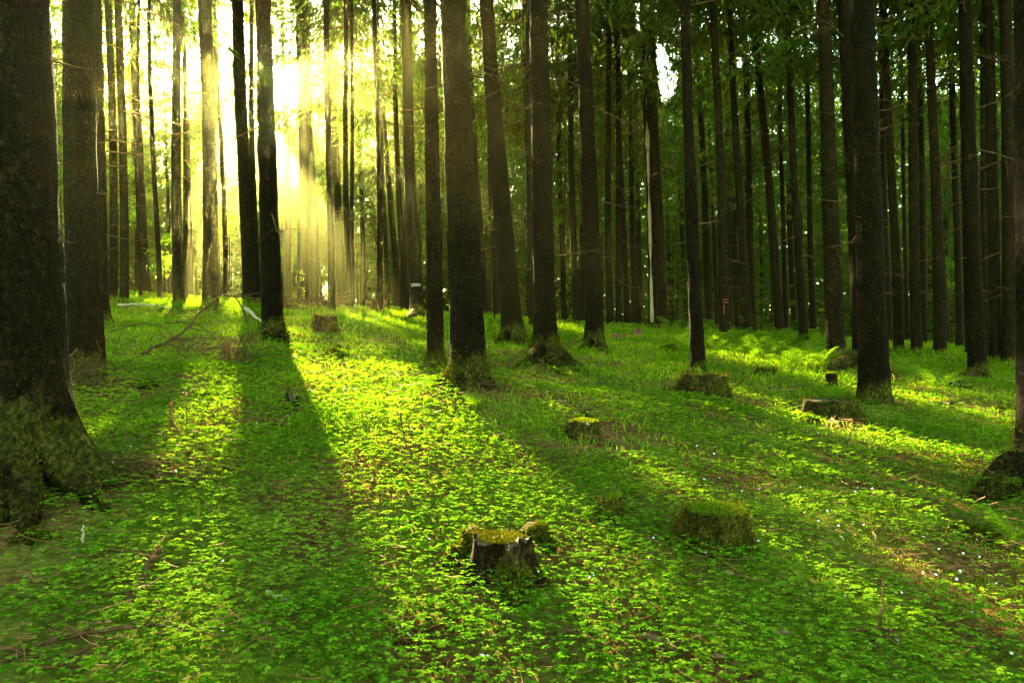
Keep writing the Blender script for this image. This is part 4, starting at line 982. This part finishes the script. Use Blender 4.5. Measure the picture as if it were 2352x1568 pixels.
# uprooted root plate
g = ground_at(146, 712); d = g[1]; A = Acc(); q = np.random.default_rng(9); a = np.linspace(0, 2*np.pi, 40, endpoint=False); R0 = 26*d/F
V = []; rings = 9
for k in range(rings):
    u = k/(rings-1); rr = R0*(.05+.95*u)*(1+.35*(vnoise(np.cos(a)*3, np.sin(a)*3+u*2, 1, 4)-.5)); yy_ = -.25*math.cos(u*1.5)+.35*(vnoise(np.cos(a)*4*u, np.sin(a)*4*u, 1, 6)-.5)
    V.append(np.stack([rr*np.cos(a), yy_*np.ones(40), rr*np.sin(a)*1.15+R0*.9], 1))
V = np.vstack(V); i = np.arange(rings-1)[:, None]*40; j = np.arange(40)[None, :]; k = (j+1) % 40
A.add(V, np.stack([i+j, i+k, i+40+k, i+40+j], -1).reshape(-1, 4)); V2 = V.copy(); V2[:, 1] = .3; A.add(V2, np.stack([i+j, i+40+j, i+40+k, i+k], -1).reshape(-1, 4))
for k in range(70):
    a0 = q.random()*6.283; p = np.array([math.cos(a0)*R0*.7*q.random(), -.2, R0*.9+math.sin(a0)*R0*.8*q.random()]); e = p*np.array([1.5, 1, 1])+np.array([q.normal(0, .15), -.3*q.random(), q.normal(-.1, .2)])
    A.tube([p, (p+e)/2+q.normal(0, .05, 3), e], [.02, .014, .006], 4)
tag(link('uprooted_root_plate', A.mesh('uprooted_root_plate', [M['red']], True), None, g), 'reddish torn up root plate in the gap right of the huge dark spruce', 'root plate')

# ------------------------------------------------------------------ ferns
def frond(seed, L=.7, npair=24):
    q = np.random.default_rng(seed); A = Acc(); t = np.linspace(0, 1, 12); arch = .55+.3*q.random()
    ln = np.stack([L*np.sin(t*1.25)/1.0, .06*L*q.normal()*t*t, L*arch*(1.5*t-1.25*t*t)], 1); A.tube(ln, np.linspace(.005, .0012, 12), 3, cap=False)
    V = []; Q = []
    for k in range(npair):
        u = .2+.79*k/npair; p = np.array([np.interp(u, t, ln[:, c]) for c in range(3)]); p2 = np.array([np.interp(min(u+.03, 1), t, ln[:, c]) for c in range(3)])
        f = (p2-p); f /= np.linalg.norm(f)+1e-9; pl = L*.27*math.sin(min(u*1.15, 1)*3.05)**.7*(.92+.16*q.random()) if u < .97 else L*.02
        for s_ in (-1, 1):
            dd = np.array([0, s_, 0])*.93+f*.35+np.array([0, 0, -.18+.12*q.normal()]); dd /= np.linalg.norm(dd); w = f*L*.0175
            # three toothed leaflets per pinna
            for (a0, a1, ww) in ((0, .45, 1.), (.35, .78, .85), (.68, 1.05, .55)):
                b = len(V); V += [p+dd*pl*a0, p+dd*pl*(a0*.5+a1*.5)+w*ww, p+dd*pl*a1, p+dd*pl*(a0*.5+a1*.5)-w*ww]; Q.append([b, b+1, b+2, b+3])
    A.add(np.array(V), np.array(Q)); return A.mesh('frond', [M['fern']], False)
FR = [frond(k, .62+.05*k) for k in range(4)]
def fern(X, Y, size, nf, label, group='ferns growing among the spruces', g=None):
    g = ground_at(X, Y) if g is None else g
    if g is None: return
    t = thing('fern', g, label, 'fern', group); q = np.random.default_rng(int(X*3+Y)); L = size*g[1]/F/.62
    a0 = q.random()*6
    for k in range(nf):
        o = link('frond', FR[int(q.integers(4))], t); s_ = L*(.75+.4*q.random())
        o.rotation_euler = (q.normal(0, .12), -.15-.55*q.random(), a0+k*6.283/nf+q.normal(0, .25)); o.scale = (s_, s_, s_)
fern(596, 832, 52, 8, 'bright lit fern left of the long tree shadow')
fern(720, 868, 46, 6, 'flat lit fern right of the long tree shadow'); fern(800, 826, 44, 5, 'dim fern behind the big sun patch')
fern(835, 850, 40, 5, 'fern at the far rim of the big sun patch')
fern(955, 985-20, 44, 5, 'spindly fern at the right rim of the big sun patch'); fern(1090, 948, 46, 4, 'pale fern below the thickest central spruce')
fern(2150, 900, 62, 6, 'glowing fern with wide fronds beside the right sun patch'); fern(1905, 928, 44, 6, 'fern with reddish stalks behind the wide flat stump')
fern(1245, 838, 30, 5, 'small leafy fern before the long rooted spruce'); fern(1465, 757, 24, 5, 'little fern left of the split grey trunk')
fern(2335, 1262, 130, 6, 'large dark fern cut by the right edge'); fern(2320, 1150, 95, 5, 'dark fern at the foot of the right edge spruce')
fern(2085, 842, 34, 6, 'fern right behind the thick black spruce'); fern(2310, 862, 34, 6, 'dark fern near the foot of the last trunks')
fern(1995, 1000, 22, 4, 'tiny fern at the foot of the thick black spruce')
FL = {'bright ferns along the far lit strip at the left': [(x_, 702+8*((i_*7) % 3), 26) for i_, x_ in enumerate(range(296, 700, 27))],
      'ferns on the slope left of the thick black spruce': [(1700+((i_*83) % 200), 785+((i_*37) % 66), 50) for i_ in range(24)],
      'ferns around the split grey trunk': [(1540+((i_*47) % 130), 768+((i_*31) % 40), 42) for i_ in range(14)],
      'ferns between the far right trunks': [(2060+((i_*71) % 270), 832+((i_*29) % 34), 30) for i_ in range(10)],
      'sparse ferns on the lit grass behind the big sun patch': [(840+((i_*97) % 420), 745+((i_*41) % 60), 26) for i_ in range(10)]}
for gl, L_ in FL.items():
    for (X, Y, s_) in L_: fern(X, Y, s_, 6, 'one of the '+gl, gl)

# grass tufts
def tuft(X, Y, hpx, n, label, spread=.5):
    g = ground_at(X, Y); d = g[1]; Lh = hpx*d/F; q = np.random.default_rng(int(X)); A = Acc()
    for k in range(n):
        b = np.array([q.normal(0, Lh*.22), q.normal(0, Lh*.22), -.01]); a = q.random()*6.283; o_ = np.array([math.cos(a), math.sin(a), 0])*spread*(.3+q.random())
        L = Lh*(.5+.6*q.random()); t = np.linspace(0, 1, 5); ln = b+o_*L*(t**2)[:, None]+np.array([0, 0, 1.])*L*(t-.3*t**3)[:, None]*(.9)
        s_ = np.array([-math.sin(a), math.cos(a), 0])*.0035*(1+d*.05)*(1-t*.85)[:, None]; V = np.stack([ln-s_, ln+s_], 1).reshape(-1, 3)
        i0 = np.arange(4)*2; A.add(V, np.stack([i0, i0+1, i0+3, i0+2], 1))
    tag(link('grass_tuft', A.mesh('grass_tuft', [M['grass']], True), None, g), label, 'grass tuft', 'grass tufts')
tuft(690, 985, 62, 90, 'thick grass tuft in the long tree shadow'); tuft(1240, 985, 66, 26, 'loose drooping grass tuft below the central spruce', .9)
tuft(1440, 1130, 44, 50, 'bluish grass tuft at the right rim of the big sun patch'); tuft(1815, 1085, 66, 10, 'single sparse grass tuft in the right clover', .8)
tuft(1590, 1135, 36, 30, 'low grass tuft right of the big sun patch'); tuft(330, 800, 30, 30, 'grass tuft behind the fallen dry branch')

# ------------------------------------------------------------------ cones and flowers
def cone(X, Y, lpx, ang, label):
    g = ground_at(X, Y); d = g[1]; L = lpx*d/F; A = Acc(); q = np.random.default_rng(int(X)); R_ = L*.16
    t = np.linspace(0, 1, 16); A.tube(np.stack([(t-.5)*L, 0*t, 0*t], 1), R_*.75*np.sin(t*2.7+.35)**.6, 10)
    V = []; Q = []
    for k in range(170):
        u = .03+.95*k/170; a = k*2.39996; r = R_*.72*math.sin(u*2.7+.35)**.6; p = np.array([(u-.5)*L, r*math.cos(a), r*math.sin(a)]); n_ = np.array([0, math.cos(a), math.sin(a)]); s_ = np.array([0, -math.sin(a), math.cos(a)])
        b = len(V); e = p+np.array([L*.055, 0, 0])+n_*R_*.36; V += [p-s_*R_*.3, e-s_*R_*.22, e+s_*R_*.22, p+s_*R_*.3]; Q.append([b, b+1, b+2, b+3])
    A.add(np.array(V), np.array(Q)); o = link('spruce_cone', A.mesh('spruce_cone', [M['cone']], False), None, g+np.array([0, 0, .035])); o.rotation_euler = (0, .15, ang)
    tag(o, label, 'cone', 'spruce cones on the ground')
cone(1512, 1494, 78, -.55, 'long pinkish spruce cone at the bottom centre'); cone(1674, 1334, 34, 1.9, 'brown cone below the shaggy moss stump')
cone(1694, 1452, 32, -.9, 'small cone in the lower right litter'); cone(1798, 1472, 40, .5, 'cone among twigs at the lower right'); cone(1648, 1530, 34, .3, 'small cone near the bottom edge right of centre')
def flower_mesh():
    A = Acc(); V = []; Q = []
    for k in range(5):
        a = k*1.2566; c, s_ = math.cos(a), math.sin(a); f = lambda x, y, z: (x*c-y*s_, x*s_+y*c, z)
        b = len(V); V += [f(0, 0, 0), f(.006, .0045, .005), f(.012, 0, .009), f(.006, -.0045, .005)]; Q.append([b, b+1, b+2, b+3])
    A.add(np.array(V), np.array(Q)); return A.mesh('sorrel_flower', [M['petal']], True)
FM = flower_mesh()
FP = [(277,1311),(512,1321),(512,1553-60),(900,1250),(985,1268),(1105,1245),(1364,1398-40),(1355,1396-35),(1095,1382),(940,1502),(913,1488),(1105,1558),(1111,1500),(1120,1640-90),(1500,1262),
      (1620,1300),(1617,1122),(1652,1118),(1705,1150),(1745,1145),(1742,1270),(1640,1215),(1660,1100),(1838,1140),(1830,1118),(1846,1203),(1880,1222),(1900,1196),(1970,1142),(1965,1150),(2003,1143),(2012,1152),(2022,1175),(1926,1236),(1932,1262),(1983,1232),(2050,1155),(2122,1262),(2128,1208),(2110,1178),(2157,1290),(2180,1237),(2192,1249),(2212,1300),(2250,1310),(2204,1340),(2198,1360),(2243,1268),(2290,1375),(2232,1440),(2122,1345),(2148,1353),(2108,1400),(2070,1395),(2060,1508),(1942,1403),(1860,1400),(1838,1180),
      (258,1090),(262,1078),(300,1048),(328,1075),(392,1108),(405,1106),(432,1058),(536,1012),(590,990),(636,1020),(412,975),(366,1018),(1236,1345),(1380,1338),(1395,1262),(2322,1600-60),(1570,1105),(1990,1090),(2080,1040),(1880,1010),(1800,1035),(1600,1040),(1640,1060),(2200,1050)]
for X, Y in FP:
    g = ground_at(X, min(Y+6, 1560))
    o = tag(link('sorrel_flower', FM, None, g+np.array([0, 0, .075])), 'tiny white five petalled flower above the clover leaves', 'flower', 'tiny white flowers in the clover')
    s_ = .5+.35*rng.random(); o.scale = (s_, s_, s_); o.rotation_euler = (rng.normal(0, .5), rng.normal(0, .5), rng.random()*6)

# ------------------------------------------------------------------ ground cover nobody could count
q = np.random.default_rng(11)
FT = np.array(FOOT)
def free(x, y):
    k = np.ones(len(x), bool)
    for fx, fy_, r in FT:
        if fy_ < 32: k &= (x-fx)**2+(y-fy_)**2 > r*r
    return k
def scatter(y0, y1, dens, side=.86, margin=.7):
    xm = side*y1+margin; n = int(dens*(y1-y0)*2*xm); x = (q.random(n)*2-1)*xm; y = y0+(y1-y0)*q.random(n)
    k = np.abs(x) < side*y+margin; return x[k], y[k]
def cover(x, y):        # how thick the leaves grow
    return sstep(.30, .53, fbm(x, y, 1.5, 31, 3)*.62+fbm(x, y, .38, 47, 2)*.38)
VV = []; QQ = []; nv = 0
heart = np.array([(0, 0, 0), (-.50, .60, .0), (-.33, .97, -.05), (0, .80, .06), (.33, .97, -.05), (.50, .60, 0.)])
hq = np.array([[0, 3, 2, 1], [0, 5, 4, 3]])
kite = np.array([(0, 0, 0), (-.46, .68, 0), (0, .95, .03), (.46, .68, 0)]); kq = np.array([[0, 3, 2, 1]])
for (y0, y1, dens, size, simple) in ((.9, 3, 1500, .021, 0), (3, 5, 1250, .0215, 0), (5, 8, 760, .025, 0), (8, 12, 480, .027, 1), (12, 18, 230, .036, 1), (18, 30, 90, .055, 1)):
    x, y = scatter(y0, y1, dens); c = cover(x, y); k = (q.random(len(x)) < c*.97+.03) & free(x, y); x, y, c = x[k], y[k], c[k]; n = len(x)
    z = H(x, y) + .018 + (.02+.055*q.random(n)*c) + .03*fbm(x, y, .5, 61, 2)
    sz = size*(.65+.6*q.random(n)); base_a = q.random(n)*6.283
    tx_, ty_ = q.normal(0, .14, n), q.normal(-.16, .14, n)   # tilt
    shape, qq = (kite, kq) if simple else (heart, hq)
    for leaflet in range(3):
        a = base_a + leaflet*2.0944 + q.normal(0, .08, n); ca, sa = np.cos(a), np.sin(a)
        drp = q.normal(-.18, .14, n)
        X_ = shape[None, :, 0]*sz[:, None]; Y_ = shape[None, :, 1]*sz[:, None]; Zl = shape[None, :, 2]*sz[:, None] + Y_*drp[:, None]
        Xw = X_*ca[:, None]-Y_*sa[:, None]; Yw = X_*sa[:, None]+Y_*ca[:, None]
        Zw = Zl + Xw*tx_[:, None]+Yw*ty_[:, None]
        V = np.stack([Xw+x[:, None], Yw+y[:, None], Zw+z[:, None]], -1).reshape(-1, 3)
        Q = (np.arange(n)[:, None, None]*len(shape)+qq[None]).reshape(-1, 4)+nv
        VV.append(V); QQ.append(Q); nv += len(V)
o = link('wood_sorrel', raw_mesh('wood_sorrel', np.vstack(VV), np.vstack(QQ), None, [M['sorrel']])); tag(o, 'carpet of clover like three lobed green leaves', 'ground cover', None, 'stuff')
# moss between the leaves
Cs = []; Ss = []
for (y0, y1, dens, size) in ((.9, 4, 5200, .013), (4, 8, 1500, .022), (8, 14, 420, .04), (14, 30, 110, .075)):
    x, y = scatter(y0, y1, dens); c = cover(x, y); ms = sstep(.40, .60, fbm(x, y, .8, 71, 3))
    k = (q.random(len(x)) < (1-.6*c)*(.12+.88*ms)) & free(x, y); x, y = x[k], y[k]; Cs.append(np.stack([x, y, H(x, y)+.002+.02*fbm(x, y, .12, 5, 1)], 1)); Ss.append(np.full(len(x), size))
Cs = np.vstack(Cs); Ss = np.concatenate(Ss)
o = moss_tufts('moss_carpet', Cs, np.tile([0, 0, 1.], (len(Cs), 1)), Ss, M['moss'], None, (0, 0, 0), 9); tag(o, 'soft yellow green moss between the leaves', 'moss', None, 'stuff')
# soft grass of the slope
VV = []; QQ = []; nv = 0
for (y0, y1, dens, hgt) in ((5, 9, 160, .09), (9, 16, 240, .12), (16, 32, 170, .17), (32, 46, 50, .26)):
    x, y = scatter(y0, y1, dens); gd = sstep(.38, .62, fbm(x, y, 2.6, 91, 3)); k = (q.random(len(x)) < .12+.88*gd) & free(x, y); x, y = x[k], y[k]; n = len(x); z = H(x, y)
    L = hgt*(.4+.8*q.random(n)); a = q.random(n)*6.283; bd = q.normal(0, .45, (n, 2))*L[:, None]; w = .0035*(1+y*.16)
    b = np.stack([x, y, z], 1); s_ = np.stack([np.cos(a)*w, np.sin(a)*w, 0*w], 1); m_ = b+np.stack([bd[:, 0]*.35, bd[:, 1]*.35, L*.6], 1); t_ = b+np.stack([bd[:, 0], bd[:, 1], L], 1)
    V = np.stack([b-s_, b+s_, m_+s_*.8, t_, m_-s_*.8], 1)
    V = V[:, [0, 1, 2, 4, 2, 3, 4]].reshape(-1, 3) if False else np.stack([b, m_+s_, t_, m_-s_], 1).reshape(-1, 3)
    VV.append(V); QQ.append(np.arange(len(V)).reshape(-1, 4)+nv); nv += len(V)
o = link('grass', raw_mesh('grass', np.vstack(VV), np.vstack(QQ), None, [M['grass']])); tag(o, 'short soft grass on the rising forest floor', 'grass', None, 'stuff')
# thin twig and needle litter
A = Acc()
for (y0, y1, dens, ln, rad) in ((.9, 4, 210, .17, .0019), (4, 8, 70, .26, .0032), (8, 16, 12, .4, .006)):
    x, y = scatter(y0, y1, dens); c = cover(x, y); k = (q.random(len(x)) < 1.05-.75*c) & free(x, y); x, y = x[k], y[k]
    for a_, b_ in zip(x, y):
        a = q.random()*6.283; L = ln*(.25+.9*q.random()); bend = q.normal(0, .25); t = np.linspace(-.5, .5, 4)
        px = a_+L*t*math.cos(a)-bend*L*t*t*math.sin(a); py = b_+L*t*math.sin(a)+bend*L*t*t*math.cos(a)
        zc = Hs(a_, b_)+.03+.06*q.random(); tl = q.normal(0, .16)
        A.tube(np.stack([px, py, zc+L*t*tl+.12*L*t*t], 1), np.linspace(rad, rad*.5, 4)*(.6+.8*q.random()), 3, cap=False)
o = link('twig_litter', A.mesh('twig_litter', [M['litter']], True)); tag(o, 'fine reddish brown twigs scattered between leaves', 'twig litter', None, 'stuff')

# ------------------------------------------------------------------ air lit by the low sun
A = Acc(); x0, x1, y0, y1, z0, z1 = -152., 152., -152., 165., -14., 31.
A.add([(x0, y0, z0), (x1, y0, z0), (x1, y1, z0), (x0, y1, z0), (x0, y0, z1), (x1, y0, z1), (x1, y1, z1), (x0, y1, z1)], [(0, 3, 2, 1), (4, 5, 6, 7), (0, 1, 5, 4), (1, 2, 6, 5), (2, 3, 7, 6), (3, 0, 4, 7)])
hm = bpy.data.materials.new('haze'); hm.use_nodes = True; hn = hm.node_tree.nodes; hn.clear()
pv = hn.new('ShaderNodeVolumePrincipled'); pv.inputs['Density'].default_value = HAZE_DENSITY; pv.inputs['Color'].default_value = (1, .97, .34, 1); pv.inputs['Anisotropy'].default_value = .9
ho = hn.new('ShaderNodeOutputMaterial'); hm.node_tree.links.new(pv.outputs[0], ho.inputs['Volume'])
hz = link('haze', A.mesh('haze', [hm], False)); tag(hz, 'thin warm haze between the trees', 'haze', None, 'stuff')
